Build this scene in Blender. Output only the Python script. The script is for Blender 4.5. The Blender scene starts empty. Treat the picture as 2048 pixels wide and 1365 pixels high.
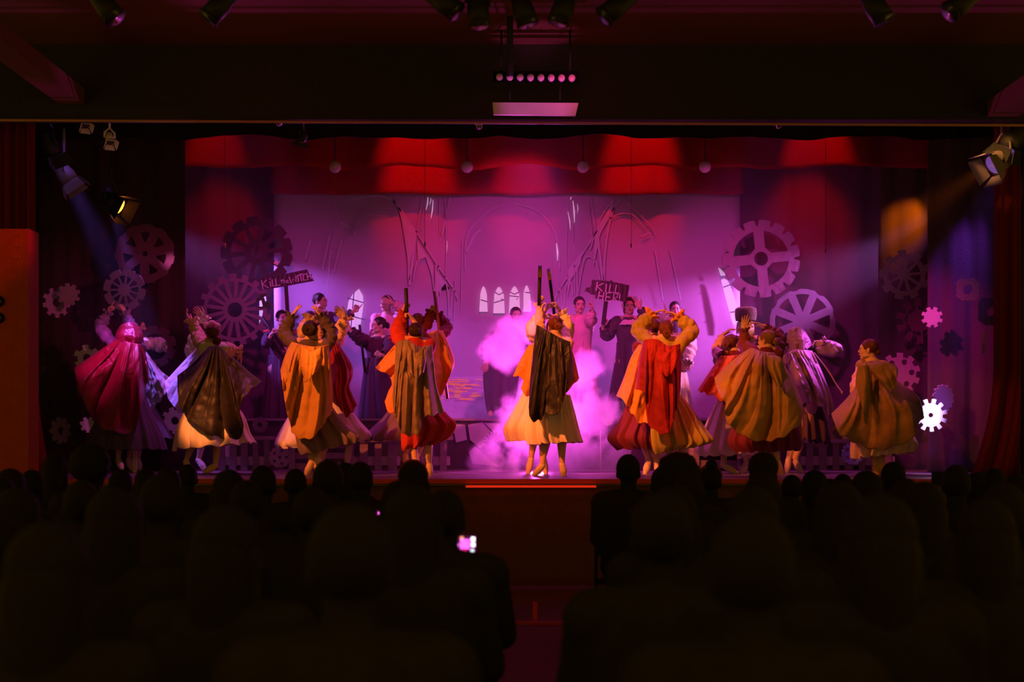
import bpy, bmesh, math, random
from mathutils import Vector, Matrix, noise
random.seed(7)
SC = bpy.context.scene
COL = SC.collection
PI = math.pi
F = 2844.0; CX = 1024.0; HY = 870.0; CZ = 1.45      # lens in pixels, principal column, horizon row, eye height

def P(px, py, Y):
    return Vector(((px-CX)*Y/F, Y, CZ-(py-HY)*Y/F))

# ------------------------------------------------------------------ camera, world, lights, exposure
cam = bpy.data.cameras.new('camera'); camo = bpy.data.objects.new('camera', cam); COL.objects.link(camo)
cam.sensor_width = 36.0; cam.lens = 36.0*F/2048
cam.shift_y = (HY-682.5)/2048.0
camo.location = (0, 0, CZ); camo.rotation_euler = (PI/2, 0, 0)
cam.clip_end = 100
cam.dof.use_dof = True; cam.dof.focus_distance = 16.2; cam.dof.aperture_fstop = 2.2
SC.camera = camo
SC.view_settings.view_transform = 'Standard'; SC.view_settings.look = 'None'
SC.view_settings.gamma = 1; SC.view_settings.exposure = 0.0
SC.view_settings.use_curve_mapping = False
SC.cycles.use_denoising = True
SC.cycles.max_bounces = 4; SC.cycles.diffuse_bounces = 2; SC.cycles.glossy_bounces = 2
SC.cycles.volume_bounces = 1; SC.cycles.volume_step_rate = 1.0
SC.cycles.sample_clamp_indirect = 3.0
w = bpy.data.worlds.new('world'); SC.world = w; w.use_nodes = True
w.node_tree.nodes['Background'].inputs[0].default_value = (1.0, 0.55, 0.05, 1)
w.node_tree.nodes['Background'].inputs[1].default_value = 0.30

def spot(loc, tgt, col, power, deg, blend=0.6, rad=0.05):
    l = bpy.data.lights.new('stage_or_fill_beam', 'SPOT'); l.color = col; l.energy = power  # real stage lamps and added fill lamps share this name
    l.spot_size = math.radians(deg); l.spot_blend = blend; l.shadow_soft_size = rad
    o = bpy.data.objects.new('stage_or_fill_beam', l); COL.objects.link(o)
    loc = Vector(loc); o.location = loc
    o.rotation_euler = (Vector(tgt)-loc).to_track_quat('-Z', 'Y').to_euler()
    return o
WARM = (1, .20, .035); MAG = (1, .05, .62); VIO = (.33, .13, 1); RED = (1, .0, .0); PINK = (1, .10, .75)
# warm front wash from the hall bars, crossing from house left
for px, pw, dg, ox in ((450, 1100, 11, -1.0), (640, 1500, 22, -3.0), (850, 1250, 22, -3.2), (1100, 1900, 22, -2.6), (1330, 1300, 22, -3.0), (1520, 720, 22, -3.6), (1760, 520, 17, -3.6)):
    t = P(px, 752, 15.8)
    spot((t.x+ox, 11.9, 4.9), t, WARM, pw, dg, .5, .05)
spot((3.6, 12.2, 4.7), P(1340, 760, 15.8), RED, 220, 22, .6)
spot((-3.4, 12.2, 4.7), P(860, 780, 15.8), RED, 200, 22, .6)
spot((-4.6, 12.0, 4.9), P(432, 868, 16.3), (1, .24, .06), 1900, 8.5, .6)  # extra narrow lamp added to brighten the peach skirt
# magenta wash on the projection cloth
spot((-2.6, 16.35, 4.76), (-3.0, 20.1, 2.6), MAG, 160, 62, 1.0, .08)
spot((0.2, 16.35, 4.76), (0.0, 20.1, 2.9), (1, .06, .62), 330, 74, 1.0, .08)
spot((2.6, 16.35, 4.76), (3.0, 20.1, 2.7), (1, .05, .6), 300, 66, 1.0, .08)
# magenta top light over the stage
spot((-3.2, 17.2, 6.75), (-3.2, 16.5, 1.0), PINK, 420, 50, .9)
spot((0.4, 17.2, 6.75), (0.3, 16.5, 1.0), PINK, 600, 50, .9)
spot((3.4, 17.2, 6.75), (3.0, 16.5, 1.0), PINK, 600, 50, .9)
spot((-5.1, 14.95, 4.15), P(240, 760, 17.0), (1, .06, .6), 340, 24, 1.0)          # onto the hooded pair
spot(P(108, 300, 16.1), P(360, 800, 17.0), VIO, 1100, 17, .7)
spot((-4.95, 17.35, 4.5), P(325, 775, 17.3), VIO, 900, 14, .7)
spot((-5.0, 18.3, 3.9), P(560, 690, 19.0), VIO, 420, 22, .7)
spot((-5.2, 17.9, 4.4), P(760, 680, 18.9), (.6, .2, 1), 500, 14, .7)
spot((5.6, 17.4, 4.4), P(1600, 740, 16.7), (.95, .15, 1), 800, 14, .7)
spot((5.6, 17.6, 4.4), P(1352, 730, 18.3), (1, .3, .95), 900, 10, .6)
spot((5.6, 17.3, 4.5), P(1495, 640, 17.6), (.8, .3, 1), 800, 6, .6)
# the violet shafts that graze the back cloth from behind the legs
spot(P(150, 400, 19.72), P(560, 590, 19.85), (.42, .15, 1), 3600, 23, .8)
spot(P(1990, 425, 19.5), P(1450, 640, 19.75), (.78, .17, 1), 5200, 25, .8)
# right boom: amber across the leg cloths, violet down the side
spot(P(1996, 318, 16.55), P(1780, 470, 16.95), (1, .17, .0), 420, 27, 1.0)
spot((5.45, 17.8, 4.6), P(1810, 450, 18.3), (1, .24, .0), 85, 52, 1.0)  # added amber lamp, hidden behind the nearer leg cloth
spot(P(2035, 268, 16.5), P(1925, 540, 16.95), (.28, .06, 1), 260, 30, 1.0)
spot((4.9, 15.2, 4.3), P(1861, 831, 16.1), (.85, .6, 1), 2300, 6, .4)
spot((4.9, 15.3, 4.3), P(1880, 930, 16.6), (.3, .08, 1), 500, 20, 1.0)
spot((3.2, 14.9, 4.4), P(1880, 720, 17.2), (1, .02, .45), 420, 36, 1.0)  # added magenta fill for the right wing, not on the boom
spot((-1.5, 15.0, 4.4), P(240, 600, 17.4), (1, .06, .35), 200, 30, 1.0)  # magenta fill on the left wing cloth, not on the boom
# red cones on the borders and back drape
for px, pw, dg in ((430, 42, 26), (830, 120, 32), (1280, 120, 32), (1635, 80, 30)):
    b = P(px, 300, 18); spot((b.x, 16.85, 6.6), (b.x, 18.0, 4.9), RED, pw*1.5, dg, .7)
for px, pw, dg in ((430, 34, 30), (838, 110, 36), (1045, 75, 28), (1275, 110, 36), (1620, 50, 34)):
    b = P(px, 360, 20); spot((b.x, 18.5, 6.35), (b.x, 19.9, 4.95), RED, pw*1.4, dg, .7)
spot(P(450, 140, 18.3), P(450, 440, 20.3), RED, 60, 26, 1.0)
spot(P(1620, 140, 18.3), P(1620, 430, 20.3), (1, 0, .02), 110, 32, 1.0)
# added magenta backlights for the smoke, one overhead, one low behind it
spot((0.25, 18.9, 6.8), P(1085, 790, 17.35), (1, .07, .85), 3800, 25, .9, .1)
spot((0.35, 18.62, 1.35), P(1075, 760, 17.3), (1, .08, .85), 850, 95, .8, .1)
# added pink uplight from the hall floor to the bar above the proscenium, added red lamps on the left side panel and the aisle
spot((0.3, 11.2, .4), P(1072, 192, 13.3), (1, .12, .72), 420, 10, .7)
spot((-3.4, 13.0, 4.3), P(0, 500, 13.7), (1, .015, .0), 70, 22, 1.0)
spot((0.3, 10.5, 4.9), (0.25, 8.2, 0), (1, .01, .02), 70, 50, 1.0)
spot((0.3, 10.0, 4.9), (0.2, 14.2, .6), (1, .02, .0), 14, 60, 1.0)

# ------------------------------------------------------------------ materials
MATS = {}
def mat(name, col, rough=.8, bump=0, scale=60, var=0, metal=0, emit=None, es=0, sheen=0, spec=.3, kind='noise', stretch=(1, 1, 1)):
    if name in MATS: return MATS[name]
    m = bpy.data.materials.new(name); m.use_nodes = True; MATS[name] = m
    nt = m.node_tree; b = nt.nodes['Principled BSDF']
    b.inputs['Roughness'].default_value = rough; b.inputs['Metallic'].default_value = metal
    b.inputs['Specular IOR Level'].default_value = spec
    if sheen: b.inputs['Sheen Weight'].default_value = sheen
    tc = nt.nodes.new('ShaderNodeTexCoord'); mp = nt.nodes.new('ShaderNodeMapping'); mp.inputs['Scale'].default_value = stretch
    nt.links.new(tc.outputs['Object'], mp.inputs[0])
    if kind == 'wave':
        n = nt.nodes.new('ShaderNodeTexWave'); n.inputs['Scale'].default_value = scale; n.inputs['Distortion'].default_value = 3
    else:
        n = nt.nodes.new('ShaderNodeTexNoise'); n.inputs['Scale'].default_value = scale; n.inputs['Detail'].default_value = 3
    nt.links.new(mp.outputs[0], n.inputs['Vector'])
    r = nt.nodes.new('ShaderNodeMix'); r.data_type = 'RGBA'
    r.inputs[6].default_value = tuple(c*(1-var) for c in col)+(1,); r.inputs[7].default_value = tuple(min(1, c*(1+var)) for c in col)+(1,)
    nt.links.new(n.outputs[1 if kind == 'wave' else 0], r.inputs[0]); nt.links.new(r.outputs[2], b.inputs['Base Color'])
    if bump:
        bp = nt.nodes.new('ShaderNodeBump'); bp.inputs['Strength'].default_value = bump; bp.inputs['Distance'].default_value = .01
        nt.links.new(n.outputs[1 if kind == 'wave' else 0], bp.inputs['Height']); nt.links.new(bp.outputs[0], b.inputs['Normal'])
    if emit:
        b.inputs['Emission Color'].default_value = tuple(emit)+(1,); b.inputs['Emission Strength'].default_value = es
    return m
def fabric(name, col, rough=.75, spec=.25):
    return mat(name, col, rough, .25, 45, .12, sheen=.05, spec=spec)
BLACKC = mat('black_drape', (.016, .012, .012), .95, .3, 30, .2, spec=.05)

# ------------------------------------------------------------------ mesh helpers
class G:
    def __init__(s): s.v = []; s.f = []
    def add(s, vs, fs):
        o = len(s.v); s.v += [tuple(v) for v in vs]; s.f += [tuple(i+o for i in f) for f in fs]; return s
    def mesh(s, me, M=None, flip=False):
        vs = [(M @ v.co) if M else v.co for v in me.vertices]
        return s.add(vs, [tuple(reversed(p.vertices)) if flip else tuple(p.vertices) for p in me.polygons])
    def box(s, c, d, M=None):
        x, y, z = (k/2 for k in d); c = Vector(c)
        vs = [Vector((i*x, j*y, k*z)) for i in (-1, 1) for j in (-1, 1) for k in (-1, 1)]
        vs = [(M @ v if M else v)+c for v in vs]
        return s.add(vs, [(0, 1, 3, 2), (4, 6, 7, 5), (0, 4, 5, 1), (2, 3, 7, 6), (0, 2, 6, 4), (1, 5, 7, 3)])
    def tube(s, pts, rad, n=12, cap=True):
        pts = [Vector(p) for p in pts]
        if not hasattr(rad, '__len__'): rad = [rad]*len(pts)
        o = len(s.v); up = None
        for i, p in enumerate(pts):
            t = (pts[min(i+1, len(pts)-1)]-pts[max(i-1, 0)]).normalized()
            if up is None: up = t.orthogonal()
            a = (up-t*up.dot(t)).normalized(); up = a; b = t.cross(a)
            for k in range(n):
                q = 2*PI*k/n; s.v.append(tuple(p+rad[i]*(a*math.cos(q)+b*math.sin(q))))
        for i in range(len(pts)-1):
            for k in range(n):
                k2 = (k+1) % n; s.f.append((o+i*n+k, o+i*n+k2, o+(i+1)*n+k2, o+(i+1)*n+k))
        if cap:
            s.f.append(tuple(o+k for k in reversed(range(n)))); e = o+(len(pts)-1)*n; s.f.append(tuple(e+k for k in range(n)))
        return s
    def caps(s, a, b, r0, r1, n=12):
        a = Vector(a); b = Vector(b); d = b-a; L = d.length
        if L < 1e-6: d = Vector((0, 0, 1))
        d = d.normalized(); ps = []; rs = []
        for k in range(5):
            q = PI/2*k/4.3; ps.append(a-d*r0*math.cos(q)); rs.append(max(r0*math.sin(q), r0*.03))
        for k in range(5):
            q = PI/2*(1-k/4.3) if k < 4 else .07; ps.append(b+d*r1*math.cos(q)); rs.append(max(r1*math.sin(q), r1*.03))
        ps[4] = a; rs[4] = r0; ps[5] = b+d*1e-4; rs[5] = r1
        return s.tube(ps, rs, n)
    def ell(s, c, r, n=16, M=None):
        o = len(s.v); c = Vector(c); m = n//2
        for i in range(1, m):
            for k in range(n):
                t = PI*i/m; q = 2*PI*k/n
                v = Vector((r[0]*math.sin(t)*math.cos(q), r[1]*math.sin(t)*math.sin(q), r[2]*math.cos(t)))
                s.v.append(tuple((M @ v if M else v)+c))
        tp = len(s.v); v = Vector((0, 0, r[2])); s.v.append(tuple((M @ v if M else v)+c)); s.v.append(tuple((M @ -v if M else -v)+c))
        for i in range(m-2):
            for k in range(n):
                k2 = (k+1) % n; s.f.append((o+i*n+k, o+(i+1)*n+k, o+(i+1)*n+k2, o+i*n+k2))
        for k in range(n):
            s.f.append((tp, o+k, o+(k+1) % n)); e = o+(m-2)*n; s.f.append((tp+1, e+(k+1) % n, e+k))
        return s
    def raw(s, name):
        me = bpy.data.meshes.new(name); me.from_pydata(s.v, [], s.f); me.update(); return me
    def build(s, name, m, parent=None, smooth=True, me=None, solid=0):
        me = me or s.raw(name)
        for p in me.polygons: p.use_smooth = smooth
        me.materials.clear(); me.materials.append(m)
        o = bpy.data.objects.new(name, me); COL.objects.link(o)
        if parent:
            o.parent = parent; o.matrix_parent_inverse = MI(parent)
        if solid:
            q = o.modifiers.new('thickness', 'SOLIDIFY'); q.thickness = solid; q.offset = 0
        return o
def WM(o):
    m = o.matrix_basis.copy()
    return (WM(o.parent) @ o.matrix_parent_inverse @ m) if o.parent else m
def MI(p): return WM(p).inverted()      # a child keeps the world placing of its mesh
def remesh(g, vox, sm=3):
    me = g.raw('tmp'); o = bpy.data.objects.new('tmp', me); COL.objects.link(o)
    r = o.modifiers.new('r', 'REMESH'); r.mode = 'VOXEL'; r.voxel_size = vox
    s = o.modifiers.new('s', 'SMOOTH'); s.iterations = sm; s.factor = .5
    dg = bpy.context.evaluated_depsgraph_get(); dg.update()
    out = bpy.data.meshes.new_from_object(o.evaluated_get(dg)); bpy.data.objects.remove(o); bpy.data.meshes.remove(me)
    return out
def tag(o, label, cat=None, group=None, kind=None):
    o['label'] = label
    if cat: o['category'] = cat
    if group: o['group'] = group
    if kind: o['kind'] = kind
    return o
def empty(name, loc):
    o = bpy.data.objects.new(name, None); o.empty_display_size = .1; COL.objects.link(o); o.location = loc; return o
def struct(o, label=None):
    o['kind'] = 'structure'
    if label: o['label'] = label
    return o
def nz(x, y=0, z=0): return noise.noise(Vector((x, y, z)))
def shape2d(name, loops, m, depth=.01, parent=None, at=None, rot=None):
    """a flat board cut from 2D loops (x, z); later loops are holes; extruded along y, centred on the point at"""
    cu = bpy.data.curves.new('tmp', 'CURVE'); cu.dimensions = '2D'; cu.fill_mode = 'BOTH'; cu.extrude = depth/2
    for lp in loops:
        sp = cu.splines.new('POLY'); sp.points.add(len(lp)-1)
        for i, (x, y) in enumerate(lp): sp.points[i].co = (x, y, 0, 1)
        sp.use_cyclic_u = True
    o = bpy.data.objects.new('tmp', cu); COL.objects.link(o); dg = bpy.context.evaluated_depsgraph_get(); dg.update()
    me = bpy.data.meshes.new_from_object(o.evaluated_get(dg)); bpy.data.objects.remove(o); bpy.data.curves.remove(cu)
    M = Matrix.Rotation(PI/2, 4, 'X')
    if rot: M = rot @ M
    M = Matrix.Translation(at or Vector()) @ M if parent is not None or rot is not None else M
    me.transform(M)
    ob = G().build(name, m, parent, False, me)
    if parent is None and rot is None and at is not None: ob.location = at
    return ob
def ribbon(g, pts, wd, off=0):
    """flat stroke through world points that share one y plane"""
    n = len(pts); L = []
    for i in range(n):
        t = pts[min(i+1, n-1)]-pts[max(i-1, 0)]; t.y = 0
        if t.length < 1e-9: t = Vector((1, 0, 0))
        t.normalize(); a = Vector((-t.z, 0, t.x)); ww = wd if not hasattr(wd, '__len__') else wd[i]
        L += [pts[i]+a*ww/2, pts[i]-a*ww/2]
    g.add([(v.x, v.y+off, v.z) for v in L], [(2*i, 2*i+1, 2*i+3, 2*i+2) for i in range(n-1)])
def bez(p, n=14):
    """Catmull-Rom through 2D/3D tuples"""
    p = [Vector(q) for q in p]; out = []
    if len(p) == 2: return [p[0].lerp(p[1], k/n) for k in range(n+1)]
    for i in range(len(p)-1):
        a = p[max(i-1, 0)]; b = p[i]; c = p[i+1]; d = p[min(i+2, len(p)-1)]
        for k in range(n):
            t = k/n; out.append(.5*((2*b)+(c-a)*t+(2*a-5*b+4*c-d)*t*t+(3*b-a-3*c+d)*t**3))
    out.append(p[-1]); return out

# ================================================================== the setting
STAGE = 1.0
FL = mat('stage_planks', (.16, .11, .12), .38, .15, 14, .35, spec=.5, stretch=(.3, 3, 1))
HALL = mat('hall_floor', (.10, .05, .045), .7, .1, 8, .3)
DARKW = mat('dark_paint', (.05, .035, .03), .9, .1, 20, .15, spec=.05)
CEIL = mat('ceiling_paint', (.17, .07, .05), .95, .2, 90, .35, spec=.05)
HEAD = mat('header_black', (.05, .045, .04), .95, .1, 30, .2, spec=.03)
g = G(); g.box((0, 17.8, .97), (14, 7.2, .06)); struct(g.build('floor', FL, smooth=False), 'glossy dark stage floor seen almost edge on')
g = G(); g.box((0, 7.5, -.05), (16, 20, .1)); struct(g.build('floor_hall', HALL, smooth=False), 'hall floor below the stage')
g = G(); g.box((0, 14.28, .47), (14, .08, .94)); struct(g.build('wall_stage_front', mat('apron_red', (.12, .05, .045), .85, .2, 9, .3), smooth=False), 'dark red front face of the stage')
g = G(); g.box((0, 14.2, .985), (13, .06, .045)); struct(g.build('trim_1', mat('edge_red', (.55, .06, .05), .5, .05, 20, .1), smooth=False), 'red lit lip along the stage edge')
spot((0, 12.9, 2.4), (0, 14.2, 1.0), (1, .0, .0), 9, 130, .3)
g = G(); g.box((0, 14.1, 5.2), (16, .16, 1.28)); struct(g.build('wall_header', HEAD, smooth=False), 'black wall above the stage opening')
g = G(); pts = [P(-60, 240, 13.95), P(600, 244, 13.95), P(1100, 246, 13.95), P(2110, 251, 13.95)]
g.tube(pts, .014, 8); struct(g.build('trim_2', mat('edge_pipe', (.5, .22, .25), .4, .05, 20, .1)), 'thin pipe along the lower edge of the header')
spot((0.6, 13.0, 4.75), (0.6, 13.95, 4.5), (1, .06, .3), 2.2, 150, .5)
spot((-2.6, 13.0, 4.75), (-2.6, 13.95, 4.5), (1, .06, .08), 1.2, 150, .5)
g = G(); g.box((0, 8.7, 5.34), (16, 10.8, .08)); struct(g.build('ceiling', CEIL, smooth=False), 'dark reddish hall ceiling')
spot((0, 10.2, .4), (0, 12.9, 5.3), (1, .06, .0), 22, 120, 1.0)
g = G(); g.box((-4.33, 10.8, 4.78), (.24, 6.4, .16)); struct(g.build('beam', CEIL, smooth=False), 'long ceiling beam running to the stage on the left')
g = G(); g.box((4.83, 10.8, 4.66), (.3, 6.4, .16)); struct(g.build('beam', CEIL, smooth=False), 'long ceiling beam running to the stage on the right')
g = G(); g.box((0, 20.75, 3.2), (16, .1, 7.4)); struct(g.build('wall_back', mat('back_wall', (.05, .03, .03), .95, .1, 10, .2), smooth=False), 'wall behind the back drape')
for s_, nm in ((-1, 'wall_left'), (1, 'wall_right')):
    g = G(); g.box((s_*7.0, 17.5, 3.2), (.1, 7, 7.4)); struct(g.build(nm, DARKW, smooth=False), 'dark side wall of the stage house')
g = G(); g.box((0, 17.5, 7.0), (14, 7, .1)); struct(g.build('ceiling_stage', DARKW, smooth=False), 'ceiling above the stage')
def drape(name, x0, x1, Y, z0, z1, m, n, amp, label, wavy=0, edge=None, cat='stage curtain', group=None, ph=0):
    """hanging cloth with vertical folds; wavy lifts the hem, edge(z) shifts the two sides"""
    g = G(); U = max(24, int(n*9)); V = 34
    for j in range(V+1):
        z = z1+(z0-z1)*j/V
        for i in range(U+1):
            u = i/U; x = x0+(x1-x0)*u
            if edge: x += edge(u, z)
            f = math.sin(2*PI*(n*u+.7*nz(u*4+ph, 3))+ph)+.4*math.sin(2*PI*n*2.3*u+1.3+j*.01)
            zz = z+(wavy*(nz(u*(x1-x0)*1.3, 5+ph)+.45*abs(math.sin(u*(x1-x0)*2.3+ph)))*(j/V)**3)
            g.v.append((x, Y+amp*f*(.35+.65*j/V), zz))
    g.f = [(j*(U+1)+i, (j+1)*(U+1)+i, (j+1)*(U+1)+i+1, j*(U+1)+i+1) for j in range(V) for i in range(U)]
    o = g.build(name, m, solid=.008); return tag(o, label, cat, group)
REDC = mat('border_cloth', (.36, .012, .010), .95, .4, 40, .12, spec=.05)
BACKC = mat('back_drape_cloth', (.20, .08, .14), .95, .4, 40, .15, spec=.05)
LEGC = mat('leg_cloth', (.055, .028, .028), .95, .4, 40, .2, spec=.05)
LEG2C = mat('leg_cloth_red', (.11, .06, .08), .95, .4, 40, .2, spec=.05)
X = lambda px, Y: (px-CX)*Y/F
Z = lambda py, Y: CZ-(py-HY)*Y/F
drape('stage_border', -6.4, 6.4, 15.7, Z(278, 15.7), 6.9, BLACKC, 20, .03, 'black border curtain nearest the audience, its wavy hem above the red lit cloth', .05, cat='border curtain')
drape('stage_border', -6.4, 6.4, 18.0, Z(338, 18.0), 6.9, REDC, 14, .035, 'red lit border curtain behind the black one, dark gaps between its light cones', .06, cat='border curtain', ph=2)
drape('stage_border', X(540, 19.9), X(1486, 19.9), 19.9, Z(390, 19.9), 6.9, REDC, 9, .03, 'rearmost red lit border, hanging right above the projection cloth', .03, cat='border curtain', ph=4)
drape('back_drape', -6.6, 6.6, 20.45, STAGE, 6.8, BACKC, 22, .05, 'dark crimson back drape behind the big gears and projection cloth', ph=1, cat='back drape')
drape('wing_curtain', X(-120, 17.6), X(366, 17.6), 17.7, STAGE, 6.8, LEGC, 7, .04, 'dark wing curtain on the left, gears fixed in front of it', ph=3, cat='wing curtain')
drape('wing_curtain', X(1756, 18.3), X(1960, 18.3), 18.3, STAGE, 6.8, LEG2C, 3, .03, 'reddish wing curtain in amber light, behind the spoked gear on the right', ph=5, cat='wing curtain')
drape('wing_curtain', X(1858, 17.0), X(2200, 17.0), 17.05, STAGE, 6.8, LEG2C, 5, .035, 'wing curtain in violet light, behind the bright white gear', ph=6, cat='wing curtain')
VELV = mat('house_velvet', (.16, .015, .02), .9, .4, 40, .2, spec=.1)
def e1(u, z):
    k = max(0, (2.4-z)/1.4); return .12*k*k*u*1.3
drape('house_curtain', X(-60, 14.7), X(68, 14.7), 14.7, STAGE, 6.6, VELV, 6, .05, 'red house curtain gathered at the left edge, its border rim lit', edge=e1, ph=8, cat='house curtain')
def e2(u, z):
    k = max(0, (2.2-z)/1.2); return -.25*k*k*(1-u)
drape('house_curtain', X(1990, 14.9), X(2150, 14.9), 14.9, STAGE, 6.6, VELV, 5, .05, 'dark house curtain gathered at the right edge, folds spreading at its foot', edge=e2, ph=9, cat='house curtain')
spot((-3.9, 14.2, 3.6), P(80, 800, 14.7), (1, .02, .05), 34, 40, 1.0)
spot((4.3, 14.3, 2.2), P(2010, 860, 14.9), (1, .03, .2), 8, 60, 1.0)
# left side board, a loudspeaker standing in front of the house curtain
t = empty('loudspeaker_cabinet', (X(0, 13.7), 13.7, 0)); tag(t, 'tall red lit wooden cabinet at the left edge, beside the house curtain', 'cabinet')
g = G(); x0, x1 = X(-70, 13.7), X(57, 13.7); g.box(((x0+x1)/2, 13.85, (Z(458, 13.7)+0)/2), (x1-x0, .3, Z(458, 13.7)))
RW = mat('red_ply', (.42, .05, .025), .7, .15, 12, .2); g.build('body', RW, t, False)
g = G()
for px in (32, 40):
    for py in range(470, 900, 22): g.ell(P(px, py, 13.69), (.006, .006, .006), 6)
g.build('screw_row', mat('brass_pin', (.7, .4, .1), .4, metal=.6), t)
for py in (603, 636):
    g = G(); c = P(-3, py, 13.68); g.tube([c+Vector((0, .03, 0)), c], [.055, .05], 20); o = g.build('cone', mat('black_rubber', (.01, .01, .01), .6), t)
    g = G(); g.ell(c, (.022, .012, .022), 10); g.build('dust_cap', mat('amber_cap', (.8, .25, .05), .5), o)

# ------------------------------------------------------------------ projection cloth with its cathedral picture
SY = 20.15
scr = empty('projection_screen', (0, SY, STAGE)); tag(scr, 'wide magenta projection cloth with a cathedral interior on it', 'projection screen')
g = G(); U, V = 60, 30; x0, x1, zt, zb = X(548, SY), X(1480, SY), Z(378, SY), Z(846, SY)
for j in range(V+1):
    for i in range(U+1):
        u = i/U; v = j/V
        g.v.append((x0+(x1-x0)*u+.01*nz(v*3, 8), SY+.012*math.sin(u*40+v)*v+.02*nz(u*9, v*2), zt+(zb-zt)*v))
g.f = [(j*(U+1)+i, (j+1)*(U+1)+i, (j+1)*(U+1)+i+1, j*(U+1)+i+1) for j in range(V) for i in range(U)]
SCRM = mat('projection_cloth', (.50, .36, .50), .9, .05, 2.2, .10, spec=.1)
g.build('cloth', SCRM, scr, solid=.004)
PY = SY-.05
g = G()
def stroke(pts, wpx, gg=None, smooth=True):
    q = bez([(a, 0, b) for a, b in pts], 8) if smooth and len(pts) > 2 else [Vector((a, 0, b)) for a, b in pts]
    ribbon(gg or g, [P(v.x, v.z, PY) for v in q], wpx*PY/F)
# left nave arch and capitals
for k in range(4): stroke([(690+k*5, 478-k*3), (712+k*4, 440), (748, 412+k*6), (782-k*2, 410+k*8)], 1.6)
stroke([(668, 396), (676, 430), (666, 470)], 1.5); stroke([(680, 445), (708, 462), (709, 470)], 5)
for a, b in (((611, 520), (622, 480)), ((645, 540), (660, 470)), ((668, 545), (684, 480)), ((650, 570), (632, 640)), ((662, 500), (652, 600))): stroke([a, b], 4)
# arcades, left then mirrored right
def arcade(mx, dx=0):
    X_ = lambda x: mx(x)+dx
    for pts, w_ in (([(780, 393), (815, 440), (832, 462)], 3), ([(797, 410), (810, 460), (817, 520), (818, 560)], 4), ([(832, 462), (875, 530), (905, 575), (916, 600)], 3),
                    ([(832, 462), (824, 530), (819, 570)], 5), ([(826, 560), (834, 525), (853, 514), (862, 540), (870, 590)], 2.5), ([(845, 395), (834, 460)], 2), ([(850, 395), (842, 470)], 1.5),
                    ([(872, 530), (871, 600), (869, 640)], 3), ([(877, 530), (876, 600)], 2), ([(880, 590), (884, 566), (892, 566), (897, 600), (898, 650)], 2.5), ([(905, 575), (898, 650)], 2), ([(910, 560), (908, 640)], 1.5),
                    ([(924, 480), (922, 620)], 1.5), ([(890, 395), (893, 500), (890, 560)], 1.5), ([(879, 395), (880, 480)], 1.5), ([(901, 640), (893, 643), (880, 640)], 3)):
        stroke([(X_(a), b) for a, b in pts], w_)
arcade(lambda x: x); arcade(lambda x: 2018-x, 8)
stroke([(930, 540), (935, 470), (975, 425), (1010, 408)], 2.5); stroke([(1120, 540), (1112, 470), (1078, 425), (1030, 408)], 2.5)
stroke([(932, 505), (950, 470), (962, 460)], 5)
stroke([(1215, 440), (1240, 428), (1265, 430), (1290, 455)], 2.5); stroke([(1180, 500), (1200, 440), (1226, 400)], 3); stroke([(1243, 396), (1300, 450), (1310, 470)], 2.5)
stroke([(1282, 474), (1300, 466)], 4)
for a, b in (((1340, 500), (1362, 600)), ((1310, 500), (1326, 600)), ((900, 395), (884, 470))): stroke([a, b], 3)
stroke([(700, 400), (760, 392), (797, 410)], 4)
g.build('painted_vaulting', mat('projected_stone', (.58, .50, .62), .9, .1, 30, .1, spec=.1), scr, False)
g = G()
for pts in ([(797, 408), (832, 462), (818, 540), (808, 470)], [(834, 482), (866, 530), (866, 560), (852, 516), (836, 520)], [(872, 540), (900, 578), (892, 566), (880, 580), (872, 600)],
            [(1228, 400), (1190, 462), (1186, 540), (1200, 470), (1222, 428)], [(1166, 500), (1136, 540), (1134, 600), (1142, 560), (1160, 530)]):
    q = [P(a, b, PY+.004) for a, b in pts]; g = G().add(q, [tuple(range(len(q)))])
    g.build('painted_spandrel', mat('projected_pale', (.60, .52, .63), .9, .1, 20, .1, spec=.1), scr, False)
WIN = mat('projected_window_light', (.7, .62, .7), .9, .05, 12, .1, emit=(.50, .33, .52), es=.75)
def gwin(cx, y0, y1, w_, skew=0, top=.3):
    pts = []
    h = y1-y0; n = 7
    for k in range(n+1):
        t = k/n; pts.append((cx-w_/2+t*w_/2, y0+h*top*(1-t)**1.7))
    for k in range(1, n+1):
        t = k/n; pts.append((cx+t*w_/2, y0+h*top*t**1.7))
    pts += [(cx+w_/2+2, y1), (cx-w_/2-2, y1)]
    return [P(a+skew*(b-y1)/h, b, PY-.006) for a, b in pts]
def wpoly(polys, bars=()):
    g = G()
    for q in polys: g.add(q, [tuple(range(len(q)))])
    o = g.build('projected_window', WIN, scr, False)
    if bars:
        g = G()
        for pts in bars: ribbon(g, [P(a, b, PY-.012) for a, b in pts], 2.0*PY/F)
        g.build('tracery', mat('projected_bar', (.22, .09, .22), .9), o, False)
wpoly([gwin(967, 573, 624, 13)], [[(961, 600), (975, 604)]])
wpoly([gwin(998, 574, 627, 19)], [[(988, 606), (1008, 600), (1002, 598)], [(990, 585), (998, 590), (1007, 585)]])
wpoly([gwin(1029, 573, 627, 19)], [[(1019, 592), (1038, 594), (1033, 600)], [(1021, 585), (1029, 589), (1037, 585)]])
wpoly([gwin(1055, 571, 624, 13, 2)], [[(1050, 585), (1062, 586)]])
wpoly([[P(a, b, PY-.006) for a, b in ((694, 622), (697, 603), (706, 588), (718, 578), (726, 592), (727, 610), (720, 660), (700, 655))]], [[(694, 596), (728, 606)], [(694, 630), (730, 640)], [(708, 585), (702, 655)]])
wpoly([[P(a, b, PY-.006) for a, b in ((518, 650), (519, 600), (526, 590), (531, 590), (533, 602), (524, 607), (532, 612), (527, 635))]])
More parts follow.
